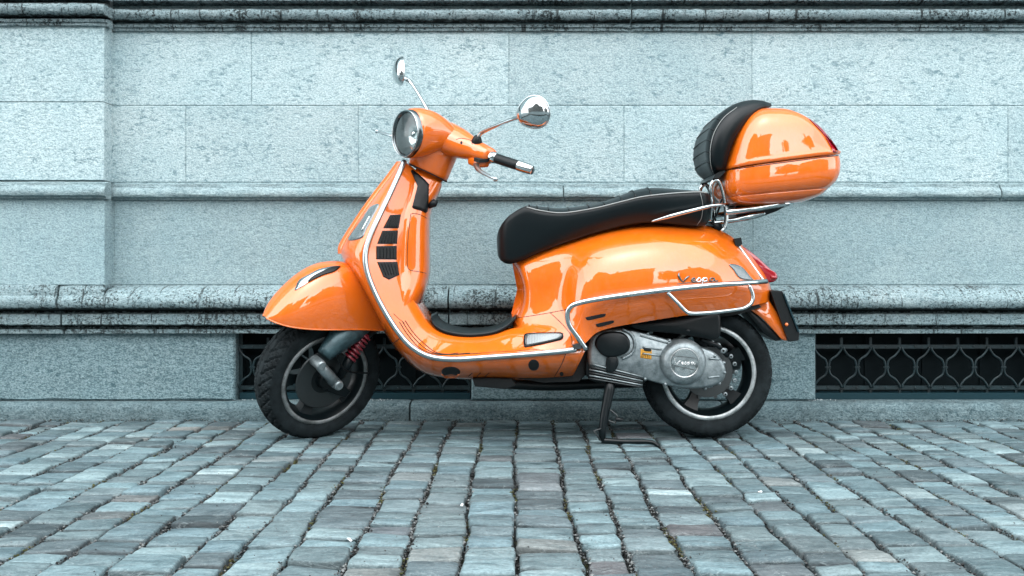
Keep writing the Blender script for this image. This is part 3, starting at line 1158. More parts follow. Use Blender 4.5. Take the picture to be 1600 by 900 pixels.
# black inset panel under the handlebar
part(patch(front_bvh, [(642, 267), (650, 269), (668, 286), (669.5, 293), (667, 330), (658, 329), (645, 325), (645, 319), (652, 292), (650, 283)], 0.003, 0.005, 60), 'key_panel', M['black'])
part(MB().tube([P(669, 322, -0.06), P(678, 318, -0.06), P(681, 313, -0.06)], [0.010, 0.014, 0.010], 10), 'bag_hook', M['black'])
# glove box lid gap
part(line_on(front_bvh, [(667, 341), (655, 335), (644, 334), (641, 340), (637, 380), (636.5, 415), (641, 422), (652, 424), (666, 427)], 0.0011, 0.0, 50), 'lid_gap', M['seam'])
part(line_on(front_bvh, [(615, 490), (622, 497), (632, 505)], 0.0011, 0, 12), 'panel_gap', M['seam'])
# front indicator
ind = part(patch(front_bvh, [(545.5, 375), (553, 361), (573, 333), (580, 323.5), (592.5, 319.5), (584, 337), (572, 360), (565, 372)], 0.003, 0.006, 60), 'front_indicator', M['clearlens'])
part(line_on(front_bvh, [(566, 362), (579, 338)], 0.0025, 0.004, 8), 'lens_bar', M['chrome'], ind)
# skirt gap, towing eye, plugs, slots
part(line_on(front_bvh, [(624, 529), (619, 533), (614, 537)], 0.0015, 0, 8), 'panel_gap', M['seam'])
part(line_on(front_bvh, [(884, 553), (876, 572), (864, 592)], 0.0013, 0, 14), 'panel_gap', M['seam'])
part(patch(front_bvh, [(690, 579), (695, 574.5), (704, 573), (713, 574.5), (719, 580), (716, 586), (704, 584), (693, 586)], 0.0015, 0.003, 30), 'jack_recess', M['void'])
part(line_on(front_bvh, [(691, 584), (695, 588.5), (704, 589), (713, 588.5), (717, 584)], 0.0042, 0.001, 16), 'tie_down_loop', M['orange'])
part(patch(front_bvh, [(834 + 8.5 * math.cos(q), 570 + 8.5 * math.sin(q)) for q in [k * math.pi / 8 for k in range(16)]], 0.002, 0.004, 0), 'rubber_plug', M['void'])
part(patch(front_bvh, [(877.5 + 3 * math.cos(q), 584 + 3 * math.sin(q)) for q in [k * math.pi / 6 for k in range(12)]], 0.002, 0.004, 0), 'screw', M['void'])
for k in range(3):
    part(line_on(front_bvh, [(732 + k * 13, 588), (738 + k * 13, 582.5)], 0.0018, 0, 4), 'drain_slot', M['seam'])
# rubber stripes set into the floor edge
for k in range(3):
    dx = k * 4.5
    pts = [(624 + dx, 503 - k * 1.0), (637 + dx, 523 - k * 1.5), (655 + dx, 543 - k * 2.5), (676 + dx * .6, 552.5 - k), (700, 554.5 - k * .6), (752 - k * 18, 552 - k * .3)]
    part(line_on(front_bvh, pts, 0.0017, 0.0, 50), 'floor_stripe', M['black'])
part(line_on(front_bvh, [(752, 551.5), (800, 548.5), (850, 545), (893, 541)], 0.0011, 0, 30), 'panel_gap', M['seam'])
# floor mat
mat_px = [(673, 498), (677, 508), (688, 517), (706, 523), (735, 526), (770, 522), (792, 512), (806, 499)]
mp = cr([tuple(P(a, b - 1.0, -0.150)) for a, b in mat_px], 40)
Gm = []
for p in mp:
    Gm.append([(p[0], -0.150, p[2] - 0.003), (p[0], -0.150, p[2] + 0.008), (p[0], -0.144, p[2] + 0.0095), (p[0], 0.144, p[2] + 0.0095), (p[0], 0.150, p[2] + 0.008), (p[0], 0.150, p[2] - 0.003)])
part(MB().grid(Gm, closed_v=True, cap0=True, cap1=True), 'floor_mat', M['vinyl'])

# --- rear body
HF = [0, 0.10, 0.24, 0.42, 0.60, 0.74, 0.86, 1.0]
RB = [
    ((800, 408), (817, 455), (799, 503), [.012, .014, .016, .016, .016, .016, .016, .016]),
    ((803, 406), (820, 455), (803, 513), [.04, .06, .075, .08, .085, .09, .10, .11]),
    ((815, 402), (828, 455), (815, 532), [.055, .09, .105, .11, .115, .125, .15, .18]),
    ((840, 393), (845, 460), (838, 545), [.065, .105, .120, .124, .13, .15, .19, .218]),
    ((866, 384), (866, 460), (866, 547), [.07, .115, .130, .133, .145, .17, .205, .226]),
    ((885, 377), (882, 455), (890, 545), [.07, .120, .142, .155, .17, .19, .215, .227]),
    ((905, 370), (901, 447), (912, 538), [.07, .128, .170, .20, .212, .216, .218, .218]),
    ((928, 362), (926, 438), (932, 520), [.065, .138, .200, .232, .240, .236, .224, .205]),
    ((960, 354), (960, 430), (960, 511), [.06, .145, .213, .246, .254, .250, .236, .205]),
    ((1000, 348), (1000, 424), (1000, 504), [.055, .145, .217, .250, .258, .255, .240, .206]),
    ((1040, 346), (1040, 420), (1042, 497), [.05, .142, .214, .248, .257, .254, .240, .206]),
    ((1080, 348), (1082, 420), (1084, 491), [.05, .130, .199, .236, .246, .244, .230, .198]),
    ((1115, 356), (1120, 421), (1124, 486), [.045, .112, .173, .211, .223, .221, .208, .180]),
    ((1145, 371), (1153, 427), (1158, 481), [.04, .085, .130, .164, .180, .181, .170, .150]),
    ((1168, 391), (1179, 436), (1183, 476), [.035, .065, .095, .120, .133, .134, .127, .115]),
    ((1186, 413), (1197, 444), (1199, 472), [.025, .045, .065, .082, .09, .09, .085, .08]),
    ((1194, 425), (1204, 449), (1204, 470), [.01, .018, .026, .03, .032, .032, .03, .028]),
]
half = []
for T_, Mi, Bo, W_ in RB:
    s = [None]
    for h, yy in zip(HF, W_):
        # quadratic through top, middle (h = .5), bottom
        a = 2 * (h - .5) * (h - 1)
        b = -4 * h * (h - 1)
        c = 2 * h * (h - .5)
        px_ = a * T_[0] + b * Mi[0] + c * Bo[0]
        py_ = T_[1] + (Bo[1] - T_[1]) * h
        s.append(P(px_, py_, -yy))
    s[0] = Vector((s[1].x, 0, s[1].z + 0.004))
    bo = s[-1]
    s.append(Vector((bo.x, bo.y * 0.86, bo.z + 0.002)))
    s.append(Vector((bo.x, bo.y * 0.80, bo.z + 0.03)))
    s.append(Vector((bo.x, 0, bo.z + 0.03)))
    half.append(s)
A_ = np.array([[tuple(p) for p in r] for r in mirror_sections(half)])
A_ = cr_at(A_, 6)
# smooth around as well
A2 = []
n_h = len(HF) + 1
for r in A_:
    near = cr_at(r[:n_h], 4)
    tail = r[n_h:n_h + 3]
    full = list(near) + list(tail)
    far = [np.array((p[0], -p[1], p[2])) for p in full[-2:0:-1]]
    A2.append(full + far)
rear = part(MB().grid(A2, closed_v=True, cap0=True, cap1=True), 'rear_body', M['orange'], auto=50)
rear_bvh = bvh_of(rear)
both_bvh = bvh_of(shield, glove, rear)

part(line_on(rear_bvh, [(803, 497.5), (830, 493.5), (860, 488.5), (888, 483)], 0.0011, 0, 30), 'panel_gap', M['seam'])
part(line_on(rear_bvh, [(860, 489), (880, 508), (892, 524), (894, 540)], 0.0011, 0, 30), 'panel_gap', M['seam'])
si = part(patch(both_bvh, [(818, 533), (820, 524), (826, 521.5), (850, 520.5), (876, 520), (880, 523), (878, 530), (860, 535), (824, 542.5), (819, 541)], 0.004, 0.007, 60), 'side_indicator', M['black'])
part(patch(both_bvh, [(820.5, 533), (822, 526), (827, 523.5), (850, 522.5), (875, 522), (878, 524), (876, 528.5), (860, 533), (826, 540), (822, 539)], 0.0065, 0.004, 60), 'indicator_lens', M['clearlens'], si)
for a, b in (((915, 498), (946, 493)), ((931, 508.5), (959, 503.5))):
    dx, dy = b[0] - a[0], b[1] - a[1]
    part(patch(rear_bvh, [(a[0], a[1] - 1.5), (a[0] + dx * .1, a[1] - 3), (b[0] - 2, b[1] - 3), (b[0], b[1] - 1), (b[0] - 3, b[1] + 1.8), (a[0] + 5, a[1] + 2.2)], 0.0012, 0.003, 30), 'air_slot', M['void'])
ri = part(patch(rear_bvh, [(1139, 413.5), (1150, 414), (1160, 419), (1172, 433), (1176, 438), (1160, 436.5), (1152, 431), (1146, 422)], 0.003, 0.006, 40), 'rear_indicator', M['clearlens'])

# script badge on the cowl
BADGE = {
    'stem': [(0.0, 1.0), (-0.03, 0.7), (0.08, 0.3), (0.26, 0.0), (0.36, 0.3), (0.55, 0.58), (0.62, 0.6)],
    'e': [(0.72, 0.14), (0.92, 0.24), (0.90, 0.40), (0.78, 0.36), (0.73, 0.16), (0.82, 0.02), (0.98, 0.10)],
    's': [(1.0, 0.08), (1.18, 0.42), (1.26, 0.22), (1.22, 0.03), (1.06, 0.03)],
    'p': [(1.32, 0.1), (1.46, 0.40), (1.34, -0.25)],
    'p2': [(1.44, 0.30), (1.60, 0.38), (1.62, 0.10), (1.44, 0.04)],
    'a': [(2.06, 0.34), (1.88, 0.38), (1.80, 0.16), (1.92, 0.02), (2.04, 0.16), (2.08, 0.38), (2.10, 0.06), (2.28, 0.06)]}


def badge_map(u, v):
    return (1061 + u * 26.5, 441 - v * 15 - u * 0.6)


emb = group('name_badge', None, 'small script name badge in dark and bright chrome')
st = MB()
line_on(rear_bvh, [badge_map(*q) for q in BADGE['stem'][:4]], [0.0012, 0.0042, 0.003, 0.001], 0.002, 20, st)
line_on(rear_bvh, [badge_map(*q) for q in BADGE['stem'][3:]], [0.001, 0.003, 0.0034, 0.001], 0.002, 16, st)
line_on(rear_bvh, [(1058, 443.5), (1075, 441.5), (1100, 440.5), (1122, 438)], 0.0011, 0.001, 16, st)
part(st, 'badge_initial', M['badge'], emb)
for k_ in ('e', 's', 'p', 'a'):
    lt = MB()
    for kk in BADGE:
        if kk[0] == k_ and kk != 'stem':
            line_on(rear_bvh, [badge_map(*q) for q in BADGE[kk]], 0.0019, 0.002, 24, lt)
    part(lt, 'badge_letter', M['badge'] if k_ in 'ea' else M['badge_light'], emb)

# --- seat
SE = [  # top (piping) px, bottom px, half width, crown
    ((776, 374), (777, 394), 0.03, 0.0), ((779, 361), (779, 402), 0.075, 0.0), ((787, 347), (785, 409), 0.102, 0.002), ((801, 334), (796, 412.5), 0.118, 0.004),
    ((823, 323.5), (815, 407.5), 0.13, 0.010), ((845, 329), (840, 396), 0.138, 0.020), ((880, 332.5), (872, 383), 0.145, 0.022), ((930, 325), (915, 369), 0.152, 0.020),
    ((965, 316.5), (955, 358), 0.158, 0.024), ((1000, 308), (990, 350.5), 0.163, 0.034), ((1030, 304), (1020, 348), 0.168, 0.032), ((1065, 301), (1058, 351), 0.168, 0.02),
    ((1092, 300), (1088, 353.5), 0.163, 0.012), ((1104, 301.5), (1102, 351), 0.150, 0.006), ((1110, 308), (1109, 342), 0.12, 0.0), ((1112, 318), (1112, 332), 0.06, 0.0)]
half = []
pipe = []
for T_, Bo, wd, crn in SE:
    t = P(*T_, -wd)
    s = [Vector((t.x, 0, t.z + crn)), Vector((t.x, -wd * .45, t.z + crn * .93)), Vector((t.x, -wd * .8, t.z + crn * .55)), Vector((t.x, -wd * .97, t.z + 0.003)), t]
    for h, f in ((.12, 1.012), (.3, 1.0), (.5, .965), (.7, .91), (.88, .83), (1.0, .76)):
        s.append(P(*lerp(T_, Bo, h), -wd * f))
    b = s[-1]
    s.append(Vector((b.x, 0, b.z + 0.002)))
    half.append(s)
    pipe.append(t)
A_ = cr_at(np.array([[tuple(p) for p in r] for r in mirror_sections(half)]), 5)
seat = part(MB().grid(list(A_), closed_v=True, cap0=True, cap1=True), 'seat', M['vinyl'])
for s in (1, -1):
    part(MB().tube([(p.x, (p.y - 0.001) * s, p.z) for p in pipe[4:14]], 0.0021, 6, 70), 'piping', M['piping'], seat)
# stitched ribs across the seat top
for k in range(9):
    u = 0.28 + k * 0.045
    i = int(u * (len(A_) - 1))
    r = A_[i]
    part(MB().tube([tuple(np.array(p) + (0, 0, 0.001)) for p in list(r[1:4])[::-1] + [r[0]] + [np.array((p[0], -p[1], p[2])) for p in r[1:4]]], 0.0028, 6), 'seat_rib', M['vinyl'], seat)
sbv = bvh_of(seat)
part(line_on(sbv, [(1094, 301), (1098, 320), (1096, 340), (1089, 352)], 0.0009, 0, 20), 'seat_seam', M['piping'], seat)

# --- chrome guard rails round the cowls
for s in (1, -1):
    gr = group('cowl_guard')
    y = -0.272
    pts = [P(916, 546, -0.235), P(902, 526, -0.25), P(889, 507, -0.262), P(886.5, 490, -0.268), P(892, 479, y), P(906, 473, y), P(940, 466.5, y), P(1000, 458, y), P(1060, 450.5, y),
           P(1110, 446, -0.262), P(1150, 443, -0.232), P(1180, 441, -0.18), P(1197, 439.5, -0.13)]
    part(MB().tube([(p.x, p.y * s, p.z) for p in pts], 0.0088, 10, 90), 'guard_bar', M['chrome'], gr)
    pts = [P(1043, 457, -0.268), P(1058, 472, -0.272), P(1070, 484.5, -0.272), P(1080, 489.5, -0.272), P(1110, 488.5, -0.262), P(1145, 484.5, -0.238), P(1163, 481, -0.222), P(1174, 473, -0.212), P(1176, 461, -0.208), P(1171, 446, -0.205)]
    part(MB().tube([(p.x, p.y * s, p.z) for p in pts], 0.0066, 10, 80), 'guard_loop', M['chrome'], gr)
    pts = [P(1199, 439.5, -0.115), P(1192, 437, -0.105), P(1180, 421, -0.095), P(1165, 400, -0.085), P(1151, 381, -0.08)]
    part(MB().tube([(p.x, p.y * s, p.z) for p in pts], 0.0058, 8, 40), 'tail_bar', M['chrome'], gr)
    part(MB().extrude([(1147, 373), (1158, 371), (1160, 381), (1155, 386), (1149, 383)], -0.09 if s > 0 else 0.07, -0.07 if s > 0 else 0.09), 'clamp', M['black'], gr, smooth=False)
    part(MB().extrude([(895, 539), (907, 536), (909, 545), (897, 546)], -0.248 if s > 0 else 0.22, -0.22 if s > 0 else 0.248), 'bracket', M['disc'], gr, smooth=False)

# --- tail light, rear mudguard, number plate
tl = part(MB().extrude([(1151, 381), (1160, 384), (1180, 398.5), (1196, 413), (1206, 422), (1213, 426.5), (1215, 434), (1210, 440), (1199, 441), (1186, 432), (1166, 409)], -0.052, 0.052, 0.012, 0.86, 60), 'tail_light', M['redlens'])
part(MB().tube([P(1205, 433, -0.056), P(1211, 433.5, -0.056), P(1213, 434, -0.05)], 0.006, 8), 'reflector_button', M['redlens'], tl)
mg = part(MB().extrude([(1168, 480), (1180, 475), (1197, 467), (1203, 471), (1216, 492), (1236, 526), (1232, 532), (1222, 531), (1210, 518), (1190, 497)], -0.075, 0.075, 0.014, 0.9, 60), 'rear_mudguard', M['orange'])
part(MB().extrude([(1160, 482), (1172, 481), (1192, 500), (1212, 521), (1222, 532), (1212, 533), (1194, 522), (1176, 500)], -0.066, 0.066, 0.006, 0.95), 'mudguard_liner', M['black'])
np_ = part(MB().extrude([(1204, 455), (1207, 453.5), (1222, 454.5), (1226, 461), (1249, 521), (1248, 532), (1234, 534), (1230, 529)], -0.095, 0.095, 0.006, 0.97), 'plate_holder', M['black'], smooth=False)
part(MB().extrude([(1224, 459), (1226, 459), (1249.5, 519), (1247.5, 519)], -0.105, 0.105), 'number_plate', M['sillmetal'], np_, smooth=False)
part(MB().tube([P(1229, 507, -0.10), P(1229, 507, -0.104)], 0.006, 8), 'plate_bolt', M['orange'], np_)


# --- wheels
def wheel(c, st, name, label, rim_m, R_=0.2295, wide=0.058, tread=True):
    root = group(name, None, label)
    n = 336
    prof = [(.160, -.046), (.168, -.052), (.182, -.0585), (.197, -.0595), (.206, -.0575), (.213, -.0535), (.2185, -.047), (.2225, -.039), (.2255, -.030), (.2275, -.020), (.229, -.010), (.2295, 0)]
    prof = [(r * R_ / .2295, a * wide / .0595) for r, a in prof]
    prof = prof + [(r, -a) for r, a in prof[-2::-1]]
    prof2 = []
    for i in range(len(prof) - 1):
        prof2 += [tuple(np.array(prof[i]) + (np.array(prof[i + 1]) - np.array(prof[i])) * k / 2) for k in range(2)]
    prof2.append(prof[-1])
    G = []
    for r, a in prof2:
        row = []
        for k in range(n):
            q = 2 * math.pi * k / n
            rr_ = r
            if r > .212:
                ph = (q * 34 / (2 * math.pi) + abs(a) * 26) % 1.0
                ph2 = (q * 68 / (2 * math.pi) - abs(a) * 30) % 1.0
                if ph < 0.22 and abs(a) > 0.006:
                    rr_ -= 0.0065
                elif ph2 < 0.2 and abs(a) > 0.026:
                    rr_ -= 0.0048
                if abs(abs(a) - 0.016) < 0.0025:
                    rr_ -= 0.0035
            elif .1955 < r < .1985:
                rr_ += 0.0006
            row.append((c[0] + rr_ * math.cos(q), c[1] + a, c[2] + rr_ * math.sin(q)))
        G.append(row)
    mb_ = MB(st).grid(G, closed_v=True)
    part(mb_, 'tyre', M['rubber'], root, auto=28)
    rim = MB(st).lathe([(.150, -.050), (.154, -.0535), (.160, -.0535), (.1655, -.0505), (.166, -.046), (.160, -.042), (.154, -.034), (.146, -.022), (.143, 0), (.146, .022), (.154, .034), (.160, .042), (.166, .046), (.160, .0535), (.150, .050)], c, (0, 1, 0), 72)
    part(rim, 'rim', rim_m, root)
    part(MB(st).lathe([(.1495, -.050), (.140, -.036), (.134, -.01), (.134, .03), (.14, .045)], c, (0, 1, 0), 60), 'rim_barrel', M['blackmetal'], root)
    for k in range(5):
        q = 2 * math.pi * k / 5 + 0.5
        d, t_ = np.array((math.cos(q), 0, math.sin(q))), np.array((-math.sin(q), 0, math.cos(q)))
        sp = []
        for r, hw, a0, a1 in ((.03, .026, -.02, .025), (.075, .019, -.018, .02), (.11, .018, -.022, .016), (.138, .027, -.03, .012)):
            o = np.array(c) + d * r
            sp.append([o - t_ * hw + (0, a0, 0), o + t_ * hw + (0, a0, 0), o + t_ * hw + (0, a1, 0), o - t_ * hw + (0, a1, 0)])
        part(MB(st).grid(list(cr_at(np.array(sp), 3)), closed_v=True, cap0=True, cap1=True), 'spoke', M['blackmetal'], root, auto=40)
    part(MB(st).lathe([(0.0, -.035), (.028, -.035), (.036, -.028), (.04, 0), (.036, .04), (0, .04)], c, (0, 1, 0), 32), 'hub', M['disc'], root)
    return root


RC = (P(1103, 580, 0).x, 0, 0.2285)
rwh = wheel(RC, False, 'rear_wheel', 'rear wheel with bright silver rim', M['silver'])
FCc = (-0.683, 0, 0.2235)
fwh = wheel(FCc, True, 'front_wheel', 'front wheel turned left, with a dull dusty rim', M['dullrim'])
# drilled rear disc
dk = MB().lathe([(.055, -.028), (.088, -.028), (.088, -.024), (.055, -.024)], RC, (0, 1, 0), 60)
for k in range(10):
    q = k * 2 * math.pi / 10
    dk.lathe([(0, -.0295), (.006, -.0295), (.007, -.024)], (RC[0] + .09 * math.cos(q), 0, RC[2] + .09 * math.sin(q)), (0, 1, 0), 8)
part(dk, 'brake_disc', M['disc'], rwh, auto=30)
for k in range(8):
    q = -0.9 + k * 0.3
    part(MB().lathe([(.0035, -.036), (.0075, -.036), (.0085, -.03), (.0085, -.026)], (RC[0] + .098 * math.cos(q), 0, RC[2] + .098 * math.sin(q)), (0, 1, 0), 10), 'disc_bolt', M['alu'], rwh)
part(MB().lathe([(.05, -.040), (.104, -.040), (.108, -.037), (.104, -.034), (.05, -.034)], FCc, (0, 1, 0), 56).__class__(True).lathe([(.05, -.040), (.104, -.040), (.108, -.037), (.104, -.034), (.05, -.034)], FCc, (0, 1, 0), 56), 'brake_disc', M['disc'], fwh, auto=30)
part(MB(True).lathe([(.0, -.062), (.026, -.062), (.03, -.056), (.034, -.04), (.05, -.038), (.062, -.040)], FCc, (0, 1, 0), 40), 'hub_cap', M['blackmetal'], fwh, auto=30)

# --- front suspension (turns with the wheel)
fk = group('front_fork', None, 'single-sided front fork with red spring')
part(MB(True).tube([PS(572, 500, -0.055), PS(548, 516, -0.072), PS(526, 534, -0.088), PS(506, 555, -0.100)], [0.040, 0.048, 0.042, 0.026], 16, 16), 'fork_arm', M['forkblue'], fk)
part(MB(True).tube([PS(585, 500, -0.02), PS(560, 515, -0.05), PS(530, 530, -0.06)], [0.04, 0.05, 0.03], 12, 10), 'fork_tube', M['blackmetal'], fk)
lk = part(MB(True).tube([PS(496, 567, -0.106), PS(508, 580, -0.107), PS(526, 600, -0.107)], [0.016, 0.0185, 0.0185], 12), 'trailing_link', M['alu'], fk)
for a, b in ((498, 568), (525, 599)):
    p = PS(a, b, -0.107)
    part(MB(True).lathe([(0, -.026), (.013, -.026), (.0165, -.022), (.0185, 0), (.0185, .03), (0, .03)], p, (0, 1, 0), 24), 'pivot_cap', M['alu'], lk, auto=30)
a, b = PS(572, 521, -0.088), PS(546, 560, -0.088)
sp = []
for k in range(120):
    f = k / 119
    q = f * 2 * math.pi * 7
    ax_ = (b - a).normalized()
    s_ = ax_.cross(Vector((0, 1, 0))).normalized()
    sp.append(a + (b - a) * f + (s_ * math.cos(q) + Vector((0, 1, 0)) * math.sin(q)) * 0.0205)
part(MB(True).tube(sp, 0.0048, 6), 'spring', M['redspring'], fk)
part(MB(True).tube([a, b], 0.014, 10), 'damper_sleeve', M['redspring'], fk)
part(MB(True).tube([PS(550, 553, -0.086), PS(540, 574, -0.080), PS(530, 590, -0.075)], [0.02, 0.017, 0.014], 12), 'damper_body', M['blackmetal'], fk)
part(MB(True).tube([PS(527, 545, -0.11), PS(529, 562, -0.112), PS(538, 577, -0.11), PS(552, 582, -0.10), PS(575, 583, -0.08)], 0.0032, 7, 30), 'brake_hose', M['black'], fk)
part(MB(True).extrude([(500, 590), (512, 612), (540, 622), (548, 612), (536, 600), (515, 585)], -0.06, -0.045, 0.003, 0.92, pf=PS), 'brake_caliper', M['blackmetal'], fk)

# --- front mudguard (turns with the wheel)
FE = [  # x along, top z, bottom edge z, half width at the bottom edge
    (-0.893, 0.474, 0.472, 0.012), (-0.882, 0.489, 0.468, 0.034), (-0.865, 0.511, 0.463, 0.055), (-0.835, 0.543, 0.456, 0.076), (-0.79, 0.581, 0.449, 0.094), (-0.74, 0.612, 0.443, 0.106),
    (-0.69, 0.629, 0.437, 0.112), (-0.64, 0.631, 0.431, 0.115), (-0.59, 0.622, 0.423, 0.115), (-0.54, 0.602, 0.412, 0.112), (-0.49, 0.565, 0.402, 0.108), (-0.455, 0.52, 0.398, 0.10)]
ou, inn = [], []
for x, zt, zb, wd in FE:
    ro, ri_ = [], []
    for k in range(21):
        q = math.pi * k / 20
        e = 0.74
        cy = math.cos(q)
        sy = math.sin(q)
        yy = -wd * (abs(cy) ** e) * (1 if cy > 0 else -1)
        zz_ = zb + (zt - zb) * (sy ** 0.86)
        ro.append((x, yy, zz_))
        ri_.append((x + 0.003, yy * 0.965, zb + (zt - zb) * (sy ** 0.86) * 0.97 - 0.0005))
    ou.append(ro)
    inn.append(ri_)
ou, inn = cr_at(np.array(ou), 5), cr_at(np.array(inn), 5)
mb = MB(True).grid(list(ou))
fend = part(mb, 'front_mudguard', M['orange'])
part(MB(True).grid(list(inn)), 'mudguard_lining', M['black'], fend)
lip = MB(True)
for s in (0, -1):
    lip.tube([tuple(r[s]) for r in ou], 0.0028, 6)
part(lip, 'mudguard_lip', M['orange'], fend)
fbv = bvh_of(fend)
cr_l = part(patch(fbv, [(461, 454), (463, 448), (468, 438), (482, 430), (500, 421), (520, 417), (532, 417), (522, 424), (500, 431), (484, 437), (478, 444), (468, 450)], 0.003, 0.006, 70), 'mudguard_crest', M['chrome'])
part(patch(fbv, [(482, 441), (488, 434), (500, 427), (518, 419), (531, 417.5), (522, 424.5), (505, 430), (490, 437)], 0.0055, 0.006, 50), 'crest_inlay', M['black'], cr_l)

# --- engine and transmission on the near side
eng = group('engine', None, 'grey cast engine and transmission casing')
part(MB().extrude([(918, 560), (921, 530), (934, 518), (965, 513), (1000, 518), (1050, 532), (1105, 545), (1128, 562), (1134, 582), (1126, 598), (1100, 606), (1064, 606), (1030, 599), (990, 588), (950, 579), (925, 575)], -0.150, -0.04, 0.018, 0.93, 90), 'transmission_case', M['alu'], eng)
rbv = bvh_of(bpy.data.objects[eng.children[0].name])
part(MB().extrude([(930, 540), (936, 524), (955, 518), (975, 521), (984, 533), (982, 548), (968, 556), (945, 557)], -0.172, -0.12, 0.012, 0.85, 50), 'intake_cover', M['blackmetal'], eng)
ring_path = [P(a, b, -0.153) for a, b in [(972, 514), (986, 522), (992, 537), (987, 552), (972, 561)]]
part(MB().tube(ring_path, 0.0055, 8, 30), 'case_flange', M['alu'], eng)
cc = P(1068, 566, -0.165)
part(MB().lathe([(0.0, -.022), (.046, -.022), (.0485, -.0205), (.051, -.0225), (.060, -.021), (.070, -.013), (.0775, 0.004), (.079, .03), (.079, .05)], cc, (0, 1, 0), 64), 'clutch_cover', M['alu'], eng, auto=40)
disc_c = Vector((cc.x, cc.y - 0.0225, cc.z))
md = part(MB().lathe([(0.0, -.002), (.044, -.002), (.0465, 0.0015)], disc_c, (0, 1, 0), 48), 'clutch_medallion', M['chrome'], eng, auto=40)
part(MB().lathe([(.0466, -.0008), (.0478, -.002), (.049, -.0008), (.0478, .001)], disc_c, (0, 1, 0), 48), 'medallion_ring', M['badge_light'], md)
tx = MB()
for kk, pl in BADGE.items():
    pts = [Vector((disc_c.x + (u - 1.1) * 0.030, disc_c.y - 0.0032, disc_c.z + (v - 0.35) * 0.019 + 0.002)) for u, v in pl]
    tx.tube([tuple(p) for p in pts], 0.0011, 5, 20)
part(tx, 'script_lettering', M['badge_light'], md)
for s_ in (1, -1):
    part(MB().tube([(disc_c.x - 0.036, disc_c.y - 0.002, disc_c.z + s_ * .016 + .008), (disc_c.x + 0.034, disc_c.y - 0.002, disc_c.z + s_ * .020 - .004)], 0.0012, 5), 'medallion_groove', M['disc'], md)
# raised ribs on the casing
for pts in ([(1004, 542), (1034, 546)], [(1004, 552), (1032, 556)], [(1108, 560), (1128, 562)], [(1106, 590), (1124, 588)], [(1000, 524), (1044, 536)]):
    part(line_on(rbv, pts, 0.0032, 0.001, 8), 'casing_rib', M['alu'], eng)
# cooling fins under the casing
for k in range(6):
    a, b = (921, 568 + k * 4.6), (1004, 589 + k * 3.2)
    part(MB().tube([P(*lerp(a, b, 0.0), -0.152 + k * .002), P(*lerp(a, b, 0.45), -0.157 + k * .002), P(*b, -0.152 + k * .002)], 0.0030, 6, 8), 'cooling_fin', M['alu'] if k % 2 == 0 else M['disc'], eng)
part(MB().extrude([(916, 562), (930, 566), (1006, 584), (1000, 602), (960, 600), (920, 592)], -0.128, -0.02, 0.006, 0.95, 50), 'crankcase', M['blackmetal'], eng)
part(MB().extrude([(951, 556), (964, 558), (966, 570), (958, 582), (948, 580), (947, 566)], -0.165, -0.12, 0.006, 0.85, 30), 'stand_boss', M['blackmetal'], eng)
# case bolts
for a, b in ((1117, 556), (1131, 567), (1132, 582), (1124, 599), (1102, 607), (1040, 600), (1008, 592), (1012, 522), (1046, 532)):
    h, nn = hit(rbv, a, b)
    if h is None:
        h = P(a, b, -0.13)
    part(MB().lathe([(0, -.006), (.0045, -.006), (.0052, -.004), (.0062, .008)], h, (0, 1, 0), 10), 'case_bolt', M['alu'], eng)
# oil sticker
stk = part(patch(rbv, [(1001, 545), (1018.5, 547), (1018, 561.5), (1000.5, 559)], 0.0012, 0.001, 0), 'oil_sticker', M['yellow'], eng)
lt = MB()
EN = [[(1003.0, 556.2), (1006.0, 556.4), (1006.2, 553.8), (1003.4, 553.6), (1003.0, 558), (1006, 558.8)], [(1008.2, 559.2), (1008.3, 553.8), (1009.4, 553.4), (1011.2, 554.4), (1011.3, 559.6)], [(1014.0, 559.9), (1014.2, 554.6)]]
for pl in EN:
    line_on(rbv, pl, 0.0009, 0.0015, 14, lt)
line_on(rbv, [(1014.2, 552.4), (1014.3, 551.6)], 0.0011, 0.0015, 0, lt)
part(lt, 'sticker_letters', M['void'], stk)
part(patch(rbv, [(1005, 543), (1009, 542), (1016, 543.5), (1017.5, 548), (1014, 549), (1007, 548)], 0.0022, 0.001, 24), 'sticker_mark', M['void'], stk)
# air filter box
part(MB().extrude([(985, 506), (1040, 498), (1100, 489), (1122, 488), (1126, 500), (1125, 524), (1116, 531), (1095, 528), (1060, 522), (1020, 518), (995, 514)], -0.165, -0.03, 0.016, 0.93, 60), 'air_filter_box', M['black'], eng)
part(MB().lathe([(0, -.003), (.006, -.003), (.007, .004)], P(1075, 517, -0.165), (0, 1, 0), 12), 'filter_screw', M['blackmetal'], eng)
for a, b in ((1112, 536), (1122, 540), (1130, 548)):
    part(MB().lathe([(0.004, -.004), (.009, -.004), (.011, .006)], P(a, b, -0.10), (0, 1, 0), 12), 'hose_clip', M['alu'], eng)
part(MB().tube([P(1095, 530, -0.12), P(1110, 536, -0.11), P(1124, 542, -0.10), P(1136, 556, -0.07)], 0.008, 8, 14), 'breather_hose', M['blackmetal'], eng)
